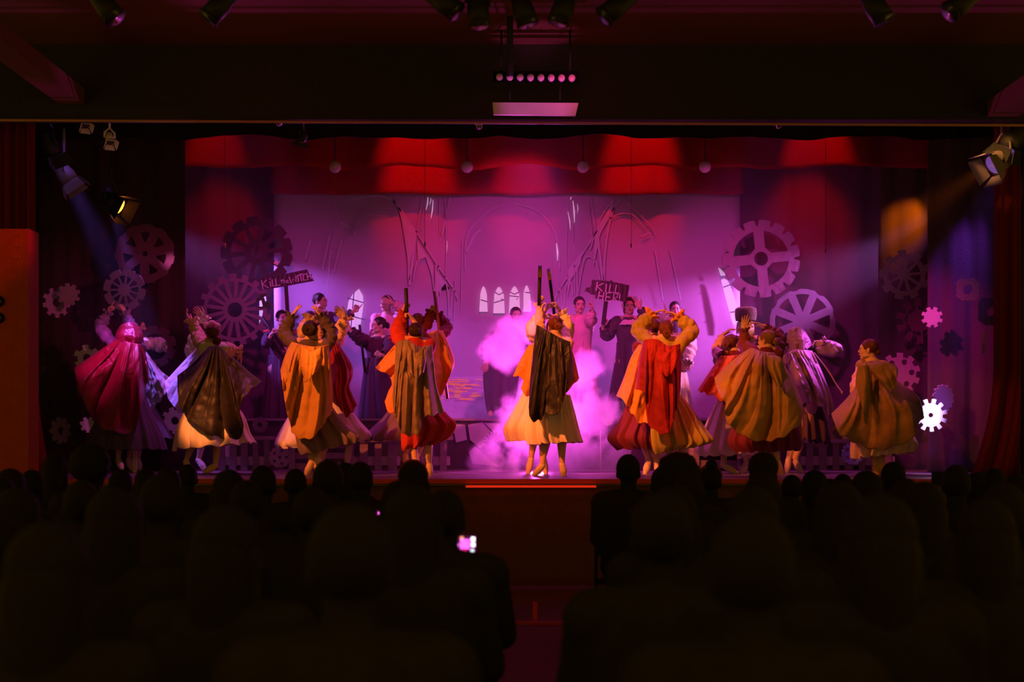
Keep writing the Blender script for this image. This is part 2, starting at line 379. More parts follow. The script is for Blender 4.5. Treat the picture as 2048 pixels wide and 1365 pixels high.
wpoly([[P(a, b, PY-.006) for a, b in ((1436, 535), (1443, 540), (1452, 549), (1450, 552), (1441, 552))], [P(a, b, PY-.006) for a, b in ((1442, 560), (1448, 557), (1456, 562), (1464, 580), (1480, 628), (1480, 650), (1466, 650), (1452, 600))]], [[(1447, 575), (1463, 569)], [(1460, 625), (1482, 622)]])
g = G()
for (a, b, c, d, w_) in ((856, 394, 852, 420, 2.5), (866, 400, 862, 437, 2.5), (862, 396, 859, 410, 1.6), (1142, 394, 1140, 400, 2), (1146, 402, 1149, 446, 3), (1136, 424, 1141, 460, 2), (1155, 408, 1155, 426, 1.5), (1113, 487, 1115, 522, 3.5), (894, 482, 893, 505, 1)):
    ribbon(g, [P(a, b, PY-.006), P((a+c)/2+1, (b+d)/2, PY-.006), P(c, d, PY-.006)], [w_*.5*PY/F, w_*PY/F, w_*.4*PY/F])
g.build('projected_lancets', WIN, scr, False)
g = G()
for k in range(46):
    px = random.uniform(880, 962); py = 758+42*random.random(); L = random.uniform(10, 34)*(1-abs(px-925)/90)
    ribbon(g, [P(px-L/2, py, PY), P(px+L/2, py+random.uniform(-1, 1), PY)], 1.7*PY/F)
g.build('projected_floor_glow', mat('projected_amber', (.8, .35, .15), .9, emit=(1, .22, .05), es=.22), scr, False)
g = G(); q = [P(a, b, PY+.006) for a, b in ((880, 755), (990, 752), (1130, 752), (1140, 840), (860, 840))]; g.add(q, [tuple(range(5))])
g.build('painted_floor', mat('projected_floor', (.62, .46, .62), .9, .1, 9, .2, spec=.1), scr, False)

# ------------------------------------------------------------------ gears cut from board
GEARM = {}
def gmat(k):
    cols = {'wood': (.36, .24, .30), 'pale': (.82, .74, .85), 'grey': (.20, .15, .18), 'dim': (.11, .05, .06), 'ink': (.05, .03, .05), 'blue': (.32, .26, .55)}
    return mat('board_'+k, cols[k], .8, .2, 9, .14, spec=.1)
def gear(px, py, r, Y, teeth, m, label, hub=.18, spokes=0, rin=.42, rout=.74, tooth=.16, holes=0, rot=0, turn=0, sw=.09, notch=False, hr=.1, cross=0):
    R = r*Y/F; loops = []
    out = []
    for k in range(teeth):
        a0 = 2*PI*k/teeth+rot; st = 2*PI/teeth
        if notch:      # round bites between broad teeth
            for t in (0.0, .3, .6): out.append((R*math.cos(a0+st*t), R*math.sin(a0+st*t)))
            for t in range(7):
                q = t/6; an = a0+st*(.66+.28*q); rr = R*(1-tooth*math.sin(PI*q)**.6*1.0-.02); out.append((rr*math.cos(an), rr*math.sin(an)))
        else:
            rb = R*(1-tooth)
            for t, rr in ((0, rb), (.04, R), (.25, R), (.5, R), (.54, rb), (.7, rb), (.85, rb)): out.append((rr*math.cos(a0+st*t), rr*math.sin(a0+st*t)))
    loops.append(out)
    if hub: loops.append([(R*hub*math.cos(2*PI*k/20), R*hub*math.sin(2*PI*k/20)) for k in range(20)])
    for k in range(spokes):
        a0 = 2*PI*k/spokes+rot; a1 = a0+2*PI/spokes; ri, ro = R*rin, R*rout; hw = R*sw/2
        di, do = hw/ri, hw/ro
        if a1-a0 <= 2*di+.02: di = (a1-a0)/2-.01
        lp = [(ri*math.cos(a0+di), ri*math.sin(a0+di))]
        lp += [(ro*math.cos(a0+do+(a1-a0-2*do)*t/6), ro*math.sin(a0+do+(a1-a0-2*do)*t/6)) for t in range(7)]
        lp += [(ri*math.cos(a1-di), ri*math.sin(a1-di))]; loops.append(lp)
    for k in range(holes):
        a0 = 2*PI*k/holes+rot; c = (R*.6*math.cos(a0), R*.6*math.sin(a0))
        loops.append([(c[0]+R*hr*math.cos(2*PI*j/14), c[1]+R*hr*math.sin(2*PI*j/14)) for j in range(14)])
    at = P(px, py, Y)
    o = shape2d('gear_cutout', loops, gmat(m), .03, at=at) if not turn else None
    if turn:
        o = shape2d('gear_cutout', loops, gmat(m), .03, rot=Matrix.Rotation(turn, 4, 'Z'), at=Vector()); o.location = at
    tag(o, label, 'gear', 'gears of the stage set'); return o
gear(290, 508, 60, 17.45, 11, 'dim', 'large dim red gear high on the left wing curtain, above the ten spoked gear', .1, 7, .38, .72, .04, rot=.2, sw=.3)
gear(249, 580, 42, 17.35, 8, 'grey', 'grey spoked gear with round bites, just below the large dim red gear on the left', 0, 11, .3, .68, .2, notch=True, rot=.3)
gear(137, 590, 23, 17.2, 9, 'wood', 'small solid cog wheel at far left, upper right one of a touching pair', 0, tooth=.22, rot=.1)
o = gear(112, 606, 30, 17.28, 9, 'wood', 'small pink cog at far left with a hole, lower left one of a touching pair', .28, tooth=.22, rot=.4, turn=.8)
gear(513, 505, 72, 19.7, 13, 'dim', 'big dull red wheel behind the KILL the WITCH board, rising over its left end', .16, 10, .34, .72, .14, notch=True, rot=.1, sw=.12)
gear(470, 620, 72, 19.5, 17, 'wood', 'large mauve gear with seventeen teeth and many spokes, left of the projection cloth', .21, 17, .33, .78, .13, rot=.05, sw=.1)
gear(1522, 518, 78, 19.6, 15, 'wood', 'big cross spoked gear half over the right edge of the projection cloth', .18, 4, .30, .72, .15, notch=True, rot=.1, sw=.26)
gear(1605, 644, 66, 19.75, 8, 'grey', 'large faint spoked wheel low on the back drape, behind the hooded dancer', 0, 8, .3, .84, .03, notch=True, rot=.4, sw=.24)
gear(1809, 550, 50, 18.05, 9, 'wood', 'ten spoked gear with broad teeth on the amber lit wing curtain', 0, 9, .24, .66, .17, rot=.1, sw=.1)
gear(1838, 642, 46, 17.9, 10, 'dim', 'thin skeletal gear with long spikes, hanging under the broad toothed gear on the right', 0, 8, .5, .64, .34, rot=.2, sw=.07)
gear(1864, 635, 21, 16.7, 8, 'pale', 'small bright pink cog overlapping the skeletal gear', 0, tooth=.26, rot=.2)
gear(1935, 580, 26, 16.7, 4, 'grey', 'four cornered gear plate with round hole, in the violet light at right', .38, tooth=.14, rot=.35)
gear(1798, 748, 42, 17.6, 10, 'wood', 'gear with round holes behind the lone dancer on the right', .0, holes=6, hr=.14, tooth=.2, rot=.1)
gear(1861, 831, 33, 16.1, 11, 'pale', 'brightly lit white gear at right, beside the lone dancer', .14, tooth=.28, rot=.05)
gear(1886, 797, 28, 16.6, 14, 'wood', 'plank textured cog partly behind the bright white gear', 0, tooth=.12, rot=.1, turn=.5)
gear(1967, 684, 23, 16.2, 12, 'wood', 'gear seen nearly edge on at the right, on the wing curtain', .3, tooth=.05, turn=1.25)
gear(121, 862, 27, 17.2, 9, 'wood', 'pale cog half turned near the floor at far left', .3, tooth=.2, turn=1.1, rot=.2)
gear(174, 716, 26, 17.3, 6, 'pale', 'salmon pink gear peeping over the crimson cape', .3, tooth=.3, rot=1.4)
gear(310, 694, 42, 17.5, 9, 'dim', 'dull purple ring gear behind the outstretched pale arm at left', .62, tooth=.16, notch=True, rot=.1)
gear(350, 842, 27, 17.6, 9, 'pale', 'violet lit gear near the floor between the two pairs at left', .3, tooth=.22, rot=.3)
gear(176, 850, 16, 17.3, 7, 'pale', 'tiny violet lit cog by the hem of the crimson cape', 0, tooth=.25)
gear(447, 906, 20, 18.4, 9, 'pale', 'small mauve cog leaning on the bench under the peach skirt', .2, tooth=.25)
gear(988, 884, 20, 18.2, 16, 'ink', 'black cog on the lit front of the platform, left of the centre pair', .2, tooth=.16)
gear(1243, 850, 20, 18.4, 14, 'ink', 'dark cog by the maroon skirt, right of the smoke', .2, tooth=.16)
gear(1216, 840, 12, 18.4, 10, 'pale', 'small round pink cog beside the smoke', 0, tooth=.06)
gear(1705, 908, 22, 17.2, 16, 'blue', 'blue violet gear with round holes leaning on the slatted bench at right', .0, holes=5, hr=.16, tooth=.08)
gear(1697, 872, 17, 18.3, 7, 'wood', 'mauve cog on top of the slatted bench, left of the lone dancer', 0, tooth=.3)
gear(560, 915, 22, 17.6, 12, 'wood', 'round mauve gear standing on the floor beside the pink skirt at left', .15, holes=5, hr=.13, tooth=.06)
gear(520, 850, 16, 18.4, 10, 'grey', 'grey cog on the left bench below the woman with the staff', .3, tooth=.1)

# ------------------------------------------------------------------ platform, benches
pl = empty('platform', (0, 19.2, STAGE)); tag(pl, 'low platform across the back of the stage with a painted front', 'platform')
PYF = 18.75
PH = Z(838, PYF)
g = G(); g.box((X(1040, 19.4), 19.5, (PH+STAGE)/2), (X(1745, 19.4)-X(330, 19.4), 1.5, PH-STAGE)); g.build('deck', mat('platform_paint', (.10, .06, .08), .8, .2, 8, .3), pl, False)
g = G()
for pts in (((936, 850), (965, 845), (990, 872), (960, 898), (940, 880)), ((968, 846), (1000, 848), (1004, 868), (992, 870)), ((938, 905), (950, 893), (985, 925), (1000, 934), (945, 928)), ((905, 848), (930, 850), (934, 880), (912, 886)), ((1010, 850), (1060, 855), (1050, 900), (1012, 890))):
    q = [P(a, b, PYF-.03) for a, b in pts]; g.add(q, [tuple(range(len(q)))])
g.build('painted_facets', mat('facet_paint', (.62, .5, .68), .7, .1, 8, .1), pl, False, solid=.004)
g = G(); g.box((X(1040, 18.7), 18.72, PH-.012), (X(1745, 18.7)-X(330, 18.7), .06, .03)); g.build('edge_rail', mat('rail_grey', (.35, .25, .33), .5), pl, False)
WOODB = mat('bench_wood', (.30, .19, .22), .75, .35, 5, .35, stretch=(1, 1, 4))
def bench(px0, px1, pyt, Y, n, label, slope=True):
    t = empty('slatted_bench', (X((px0+px1)/2, Y), Y, STAGE)); tag(t, label, 'bench', 'slatted benches in front of the platform')
    zt = Z(pyt, Y); x0, x1 = X(px0, Y), X(px1, Y)
    g = G(); g.box(((x0+x1)/2, Y+.12, zt-.03), (x1-x0+.06, .36, .045)); g.build('seat', WOODB, t, False)
    for k in range(n):
        x = x0+(x1-x0)*(k+.5)/n; g = G(); wd = (x1-x0)/n*random.uniform(.45, .62)
        g.box((x, Y, (zt-.06+STAGE)/2), (wd, .025, zt-.06-STAGE), Matrix.Rotation(random.uniform(-.03, .03), 4, 'Y')); g.build('slat', WOODB, t, False)
    g = G(); g.box(((x0+x1)/2, Y+.03, STAGE+.12), (x1-x0, .03, .11)); g.build('bottom_rail', mat('rail_pale', (.55, .38, .45), .7, .2, 6, .3), t, False)
bench(432, 545, 872, 17.9, 5, 'slatted bench at left, between the peach skirt and the ochre cape')
bench(655, 800, 876, 17.9, 5, 'slatted bench left of the grey caped dancer, board legs lit pink')
bench(822, 900, 872, 17.9, 3, 'short slatted bench just behind the grey caped dancer')
bench(1580, 1790, 878, 17.9, 8, 'long slatted bench on the right, behind the hooded and the lone dancer')
t = empty('wooden_crate', (X(1410, 17.9), 17.9, STAGE)); tag(t, 'low crate of boards between the olive skirt and white skirt', 'crate')
for k in range(3):
    g = G(); g.box((X(1425, 17.9), 17.9, STAGE+.08+.16*k), (X(1480, 17.9)-X(1385, 17.9), .4, .10)); g.build('board', WOODB, t, False)
for px in (1388, 1478):
    g = G(); g.box((X(px, 17.9), 17.68, STAGE+.27), (.07, .03, .54)); g.build('corner_post', WOODB, t, False)
t = empty('wooden_crate', (X(620, 17.7), 17.7, STAGE)); tag(t, 'low crate of boards behind the legs of the ochre caped dancer', 'crate')
for k in range(3):
    g = G(); g.box((X(640, 17.7), 17.75, STAGE+.06+.13*k), (X(706, 17.7)-X(586, 17.7), .34, .075)); g.build('board', WOODB, t, False)
for px in (588, 704):
    g = G(); g.box((X(px, 17.7), 17.56, STAGE+.21), (.07, .03, .42)); g.build('corner_post', WOODB, t, False)
o = G().box((X(1400, 17.9), 18.25, STAGE+.16), (1.7, .7, .32)).build('step_block', mat('platform_paint', (.10, .06, .08)), smooth=False)
o.location = (0, 0, 0); tag(o, 'dark step in front of the platform that the white bonneted woman stands on', 'step')
o = G().box((X(1190, 18.5), 18.45, STAGE+.25), (.5, .3, .5)).build('black_box', mat('box_black', (.03, .02, .03), .5), smooth=False)
tag(o, 'dark box with a bright edge just right of the smoke', 'box')
G().box((X(1201, 18.3), 18.29, STAGE+.25), (.012, .012, .5)).build('edge_strip', mat('strip_pale', (.8, .6, .8), .5), o, False)
g = G(); g.box((X(1062, 14.15), 14.13, .935), (X(1192, 14.15)-X(932, 14.15), .05, .02)); tag(g.build('edge_light_strip', mat('strip_red', (.7, .05, .04), .5, emit=(1, .03, .01), es=.6), smooth=False), 'thin red glowing strip under the stage lip at the centre', 'strip light')
o = G().box((0, 10.85, .012), (9.5, .05, .024)).build('cable_ramp', mat('ramp', (.45, .08, .07), .6), smooth=False); tag(o, 'low red strip across the aisle floor', 'floor strip')
o = G().box((X(1070, 10.95), 10.95, .08), (.035, .03, .16)).build('marker_post', mat('marker', (.7, .1, .08), .6), smooth=False); tag(o, 'small red post standing in the aisle', 'post')
spot((0.2, 9.6, 2.6), P(1090, 1240, 10.9), (1, .0, .0), 22, 40, .8)  # added red lamp that brightens the aisle strip

# ------------------------------------------------------------------ hung things
MET = mat('lamp_black', (.02, .02, .022), .55, .1, 40, .1, spec=.4)
def lantern(c, d, L, r, label, lens=None, es=0, doors=True, mm=None, group='stage lanterns', drop=.25):
    """a theatre lantern at c pointing along d"""
    c = Vector(c); d = Vector(d).normalized(); t = empty('stage_lantern', c); tag(t, label, 'stage light', group)
    mm = mm or MET
    g = G(); g.tube([c-d*L*.5, c-d*L*.42, c-d*L*.1, c+d*L*.1, c+d*L*.5], [r*.5, r*.8, r*.85, r, r], 16, True); g.build('housing', mm, t)
    g = G(); g.tube([c+d*L*.49, c+d*L*.52], [r*1.08, r*1.08], 16); g.build('front_ring', mm, t)
    g = G(); g.tube([c+d*L*.521, c+d*L*.528], [r*.86, r*.86], 16)
    g.build('lens', mat('lens_'+label[-24:], (.3, .25, .3), .2, emit=lens, es=es) if lens else mat('lens_dark', (.05, .05, .06), .15, spec=.8), t)
    a = d.cross(Vector((0, 0, 1))); a = a.normalized() if a.length > .05 else Vector((1, 0, 0)); b = a.cross(d)
    if doors:
        for q in (a, -a, b, -b):
            e = c+d*L*.53+q*r*1.05; s_ = q.cross(d)
            g = G(); tip = e+d*r*1.1+q*r*.45
            g.add([e-s_*r*.9, e+s_*r*.9, tip+s_*r*1.2, tip-s_*r*1.2], [(0, 1, 2, 3)]); g.build('barn_door', mm, t, False, solid=.006)
    g = G(); top = c+Vector((0, 0, r*2.3)); g.tube([c+a*r*1.15, c+a*r*1.15+Vector((0, 0, r*1.2)), top, c-a*r*1.15+Vector((0, 0, r*1.2)), c-a*r*1.15], .012, 8); g.tube([top, top+Vector((0, 0, drop))], min(.016, r*.25), 8)
    g.build('yoke', mm, t); return t
LT = [((205, 5), (.6, -.25, -.7), 'black lantern silhouette at the top edge, leftmost of all'), ((445, 5), (-.6, -.2, -.75), 'black lantern silhouette at the top edge, second from the left, tilted left'),
      ((880, 0), (.75, -.2, -.6), 'black lantern silhouette tilted right, left end of the top centre cluster'), ((955, 10), (.1, -.2, -.9), 'black lantern pointing straight down in the top centre cluster, left of the pole'),
      ((1042, 8), (.3, -.2, -.9), 'black lantern silhouette just right of the thin pole at top centre'), ((1130, 5), (-.3, -.2, -.9), 'black lantern leaning left, above the row of pink discs'),
      ((1240, 8), (-.7, -.2, -.6), 'black lantern tilted left, right end of the top centre cluster'), ((1745, 5), (.45, -.2, -.8), 'black lantern at the top right, left one of two'), ((1930, 0), (-.7, -.2, -.55), 'black lantern at the top right corner, right one of two')]
for (px, py), d, lb in LT: lantern(P(px, py, 9.2), d, .28, .07, lb, doors=False, group='lanterns on the hall bar')
o = G().tube([P(-80, -55, 9.2), P(2130, -55, 9.2)], .025, 10).build('lighting_bar', MET); tag(o, 'black bar over the hall that the top lanterns hang from', 'lighting bar')
# side boom lanterns, lit
boomL = lantern(P(92, 288, 15.2), (.25, .35, -.9), .26, .115, 'black lantern with violet lit doors, topmost on the left boom', (.5, .2, 1), 1.5)
lantern(P(128, 345, 15.6), (.55, .1, -.8), .26, .10, 'dim violet lantern hanging below the topmost one on the left boom', mm=mat('lamp_grey', (.22, .16, .25), .5))
o = lantern(P(222, 404, 16.6), (.86, -.22, -.5), .22, .115, 'lantern with a glowing orange front high on the left', (1, .22, .02), 7)
boomR = lantern(P(2032, 270, 14.45), (-.3, .35, -.85), .26, .12, 'black lantern with violet lit doors at the top right edge', (.5, .2, 1), 1.5)
lantern(P(2004, 318, 14.5), (-.8, -.28, -.55), .24, .115, 'lantern with orange glowing door frame on the right boom', (.5, .2, 1), .25, mm=mat('lamp_warm', (.25, .2, .22), .5))
spot(P(2004, 318, 14.5)+Vector((-.42, -.3, .1)), P(2004, 318, 14.5), (1, .4, .08), 16, 60, .5)
spot(P(128, 345, 15.6)+Vector((.1, -.5, .55)), P(110, 320, 15.5), (.4, .15, 1), 10, 50, .8)
spot(P(2040, 240, 14.45)+Vector((-.1, -.5, .1)), P(2032, 275, 14.45), (.4, .2, 1), 9, 50, .8)
for px in (64, 2046):
    o = G().tube([P(px, 238, 15.35 if px < 900 else 14.45), Vector((P(px, 900, 15.35 if px < 900 else 14.45).x, 15.35 if px < 900 else 14.45, STAGE))], .022, 10).build('boom_pole', MET); tag(o, 'thin black upright at the %s side of the stage that carries lanterns' % ('left' if px < 900 else 'right'), 'lighting pole')
PG = mat('lamp_cream', (.75, .62, .6), .5)
for px, py, lb in ((170, 243, 'pale corner of a lantern just under the header, far left'), (219, 276, 'small grey lantern low under the header, right of the far left one'), (557, 243, 'small pale lantern tip under the header, above the left red cone'), (1556, 248, 'small pale lantern tip under the header, above the right red cone'), (957, 250, 'tiny pale lantern tip under the header, near the centre')):
    lantern(P(px, py, 14.9), (.3, -.5, -.8), .07 if px > 240 else .12, .03 if px > 240 else .045, lb, doors=px < 240, mm=PG, group='small lanterns behind the header', drop=6.93-P(px, py, 14.9).z)
spot((-3.0, 13.6, 3.6), P(300, 250, 14.9), (.8, .5, .35), 7, 70, 1.0)
lantern(P(606, 275, 15.2), (-.3, .2, -.9), .1, .045, 'small lantern with an orange glowing face under the black border', (1, .12, .02), 2.2, group='small lanterns behind the header', drop=2.2)
for px, lb in ((670, 'dim pink round lantern under the red border, leftmost of four'), (934, 'pink round lantern under the red border, left of centre'), (1166, 'bright pink round lantern under the red border, right of centre'), (1410, 'dim pink round lantern under the red border, rightmost of four')):
    c = P(px, 334, 17.7); t = empty('round_lantern', c); tag(t, lb, 'stage light', 'round lanterns under the red border')
    g = G(); g.ell(c, (.075, .06, .075), 20); g.build('housing', mat('pink_shell', (.7, .45, .6), .5), t)
    g = G(); g.tube([c+Vector((0, 0, .07)), c+Vector((0, 0, 6.93-c.z))], .008, 8); g.build('hanger', MET, t)
spot((0.2, 15.5, 2.2), P(1050, 335, 17.7), (1, .15, .7), 26, 40, 1.0)
# LED bar and pale panel above the opening
t = empty('disc_light_bar', P(1072, 154, 13.3)); tag(t, 'black bar with a row of eight pink discs above the stage opening', 'light bar')
g = G(); g.box(P(1072, 154, 13.32), (.80, .06, .09)); g.build('housing', mat('bar_black', (.006, .006, .006), .9, spec=0), t, False)
for k in range(8):
    c = P(999+k*20.7, 153.5+k*.3, 13.27); g = G(); g.tube([c+Vector((0, .03, 0)), c], [.033, .031], 18); g.build('lens', mat('pink_lens', (.95, .6, .85), .4, spec=.3), t)
g = G()
for px in (1003, 1140): g.tube([P(px, 152, 13.32), P(px, 60, 13.32)], .01, 6)
g.build('hanger', MET, t)
t = empty('pale_panel', P(1070, 217, 13.3)); tag(t, 'long pale rectangular panel lit pink, hanging under the row of discs', 'panel')
q = [P(a, b, 13.3) for a, b in ((985, 205), (1157, 206), (1151, 231), (987, 229))]
g = G(); g.add(q+[v+Vector((0, .04, 0)) for v in q], [(0, 3, 2, 1), (4, 5, 6, 7), (0, 1, 5, 4), (1, 2, 6, 5), (2, 3, 7, 6), (3, 0, 4, 7)]); g.build('face', mat('pale_board', (.9, .7, .85), .5, .1, 10, .1), t, False)
g = G()
for px in (1020, 1120): g.tube([P(px, 206, 13.32), P(px, 165, 13.32)], .008, 6)
g.build('hanger', MET, t)
o = G().tube([P(1020, -40, 13.1), P(1020, 152, 13.1)], .03, 10).build('hanging_pole', MET); tag(o, 'thin black vertical pole at top centre, above the row of discs', 'pole')
for px, y0, y1, Y, lb in ((450, 200, 494, 16.4, 'hanging microphone on a thin red lit cable, leftmost of four'), (850, 200, 492, 16.4, 'hanging microphone over the left half of the projection cloth'), (1262, 200, 494, 16.4, 'hanging microphone over the right half of the projection cloth'), (1651, 200, 504, 16.4, 'hanging microphone on a thin red lit cable, rightmost of four')):
    t = empty('hanging_microphone', P(px, y1, Y)); tag(t, lb, 'microphone', 'hanging microphones')
    G().tube([Vector((X(px, Y), Y, 6.93)), P(px+random.uniform(-1, 1), y1-8, Y)], .003, 6).build('cable', mat('cable_dark', (.12, .03, .03), .6), t)
    G().tube([P(px, y1-8, Y), P(px, y1-6, Y), P(px, y1+2, Y)], [.004, .009, .008], 10).build('capsule', mat('mic_body', (.2, .08, .05), .5), t)

# ================================================================== people: templates
SKIN = mat('skin', (.66, .40, .30), .55, .1, 60, .06, spec=.35)
HAIRS = {'dark': mat('hair_dark', (.035, .016, .012), .45, .35, 95, .35, kind='wave', stretch=(1, .4, 1)), 'auburn': mat('hair_auburn', (.13, .030, .014), .45, .35, 95, .3, kind='wave', stretch=(1, .4, 1)),
         'blond': mat('hair_blond', (.26, .12, .05), .45, .35, 95, .3, kind='wave', stretch=(1, .4, 1))}
EYEW = mat('eye_white', (.75, .7, .7), .3); IRIS = mat('eye_iris', (.03, .015, .01), .2); LIP = mat('lips', (.45, .06, .08), .4); BROW = mat('brow', (.05, .025, .02), .8)
g = G()
g.ell((0, -.012, .028), (.073, .092, .088)); g.ell((0, .032, -.03), (.057, .060, .076)); g.ell((0, .062, -.088), (.026, .025, .022))
g.ell((0, .06, .02), (.052, .032, .045)); g.caps((-.033, .080, .022), (.033, .080, .022), .011, .011)
g.caps((0, .089, .014), (0, .103, -.022), .0065, .0085); g.ell((0, .099, -.025), (.0125, .010, .007)); g.ell((0, .085, -.053), (.021, .011, .012))
for s in (-1, 1):
    g.ell((s*.034, .062, -.024), (.024, .026, .022)); g.ell((s*.074, -.008, -.012), (.008, .018, .029)); g.ell((s*.077, -.014, .002), (.006, .012, .014))
    g.ell((s*.042, .018, -.066), (.021, .040, .024))
HEADM = remesh(g, .0042, 3)
def hand_mesh(pose):
    g = G()
    curl = {'open': (.12, .18, .2, .15), 'relax': (.35, .45, .5, .55), 'grip': (1.35, 1.4, 1.45, 1.5), 'point': (.08, 1.35, 1.45, 1.5), 'ballet': (.02, .25, .32, .22)}[pose]
    L = (.074, .081, .076, .060)
    for i in range(4):
        x = .030-.020*i; k = Vector((x, 0, .088-.004*abs(i-1))); g.caps((x*.55, 0, .012), k, .0125, .0115)
        an = curl[i]*.75; sp = (.10, .02, -.06, -.16)[i]*(1.0 if pose in ('open', 'ballet') else .3); p = k; a = an; r = .0092
        for seg, fr in enumerate((.46, .30, .24)):
            d = Vector((math.sin(sp), math.sin(a), math.cos(a)*math.cos(sp))).normalized(); q = p+d*L[i]*fr
            g.caps(p, q, r, r*.92); p = q; r *= .90; a += curl[i]*(.85 if seg == 0 else .6)
    g.ell((0, .003, .045), (.036, .014, .044))
    if pose in ('grip', 'point'): tp = [(.024, .004, .024), (.046, .020, .050), (.036, .038, .068), (.018, .044, .076)]
    else: tp = [(.022, .004, .022), (.048, .016, .046), (.062, .022, .072), (.068, .026, .094)]
    for i in range(3): g.caps(tp[i], tp[i+1], (.014, .0115, .0098)[i], (.0115, .0098, .0085)[i])
    g.caps((0, 0, -.03), (0, 0, .02), .022, .024)
    return remesh(g, .0036, 2)
HANDS = {k: hand_mesh(k) for k in ('open', 'relax', 'grip', 'point', 'ballet')}
def frame(z, y):
    """rotation whose Z runs along z and whose Y is as close to y as it can be"""
    z = z.normalized(); x = y.cross(z)
    if x.length < .05: x = Vector((1, 0, 0)).cross(z) if abs(z.x) < .9 else Vector((0, 1, 0)).cross(z)
    x.normalize(); y = z.cross(x); return Matrix((x, y, z)).transposed().to_4x4()

def pleat(t, k=0):
    """uneven rounded folds, -1..1"""
    a = math.sin(t); return (a if a > 0 else -abs(a)**.7)

def cloth(name, m, parent, Y, top, left, bottom, right, bulge=.26, folds=9, amp=.04, seed=1, skew=0, U=130, V=80, gather=.15, rough=.012, edge=0, btop=.45, lbl=None):
    """draped sheet between four outlines (px, py[, depth offset]); folds run from the top line to the hem"""
    def poly(pts):
        q = bez([(a[0], a[1], a[2] if len(a) > 2 else 0) for a in pts], 12); d = [0]
        for i in range(1, len(q)): d.append(d[-1]+(q[i].xy-q[i-1].xy).length)
        T = d[-1] or 1
        def f(t):
            t = min(max(t, 0), 1)*T
            for i in range(1, len(d)):
                if d[i] >= t: return q[i-1].lerp(q[i], (t-d[i-1])/max(d[i]-d[i-1], 1e-6))
            return q[-1]
        return [f(k/100) for k in range(101)]
    A = [poly(c) for c in (top, bottom, left, right)]
    def at(c, t):
        t = min(max(t, 0), 1)*100; i = min(int(t), 99); return c[i].lerp(c[i+1], t-i)
    T0, B0, L0, R0 = A; c00, c10, c01, c11 = T0[0], T0[100], B0[0], B0[100]
    amp *= 1.35; RR = random.Random(seed*7+1); FO = []
    for k in range(int(folds*1.7)):
        u0 = (k+RR.uniform(.1, .9))/int(folds*1.7); FO.append((u0, u0+RR.uniform(-.07, .07)+skew, RR.uniform(.35, 1.15)/folds*.62, RR.choice((1, 1, -1))*RR.uniform(.45, 1.45), RR.choice((0, 0, 0, .15, .35)), RR.uniform(.6, 1.7)))
    g = G()
    for j in range(V+1):
        v = j/V
        for i in range(U+1):
            u = i/U
            p = at(T0, u)*(1-v)+at(B0, u)*v+at(L0, v)*(1-u)+at(R0, v)*u-(c00*(1-u)*(1-v)+c10*u*(1-v)+c01*(1-u)*v+c11*u*v)
            s = math.sin(PI*u); b = bulge*(btop+(1-btop)*min(1, v*1.6)**.7)*s**.55
            a = amp*(gather+(1-gather)*v**.8); dd = 0; xs = 0
            for (u0, u1, w0, h, v0, e_) in FO:
                if v < v0: continue
                q = (u-(u0+(u1-u0)*v)-.02*math.sin(v*5+h*9))/(w0*(.55+.75*v)); q *= (e_ if q > 0 else 1/e_)
                if abs(q) < 2.2: k = h*math.exp(-abs(q)**1.5*1.3)*min(1, (v-v0)*5+.15); dd += k; xs += k*q
            dd = a*dd*min(1, 9*s)
            dd += rough*(1.3*nz(u*7, v*8, seed)+.7*nz(u*17+v*3, v*13, seed+4))+.9*amp*nz(u*2.6, v*2.2, seed+9)
            ph = 2*PI*folds*(u+.2*nz(u*3, seed))
            xp = p.x+xs*a*22*s; yp = p.y+2.5*v**6*math.sin(ph*1.0+seed)*min(1, 6*s)
            w_ = P(xp, yp, Y+p.z+edge-b-dd); g.v.append(tuple(w_))
    g.f = [(j*(U+1)+i, (j+1)*(U+1)+i, (j+1)*(U+1)+i+1, j*(U+1)+i+1) for j in range(V) for i in range(U)]
    o = g.build(name, m, parent, solid=.006)
    if lbl: o['label'] = lbl
    return o

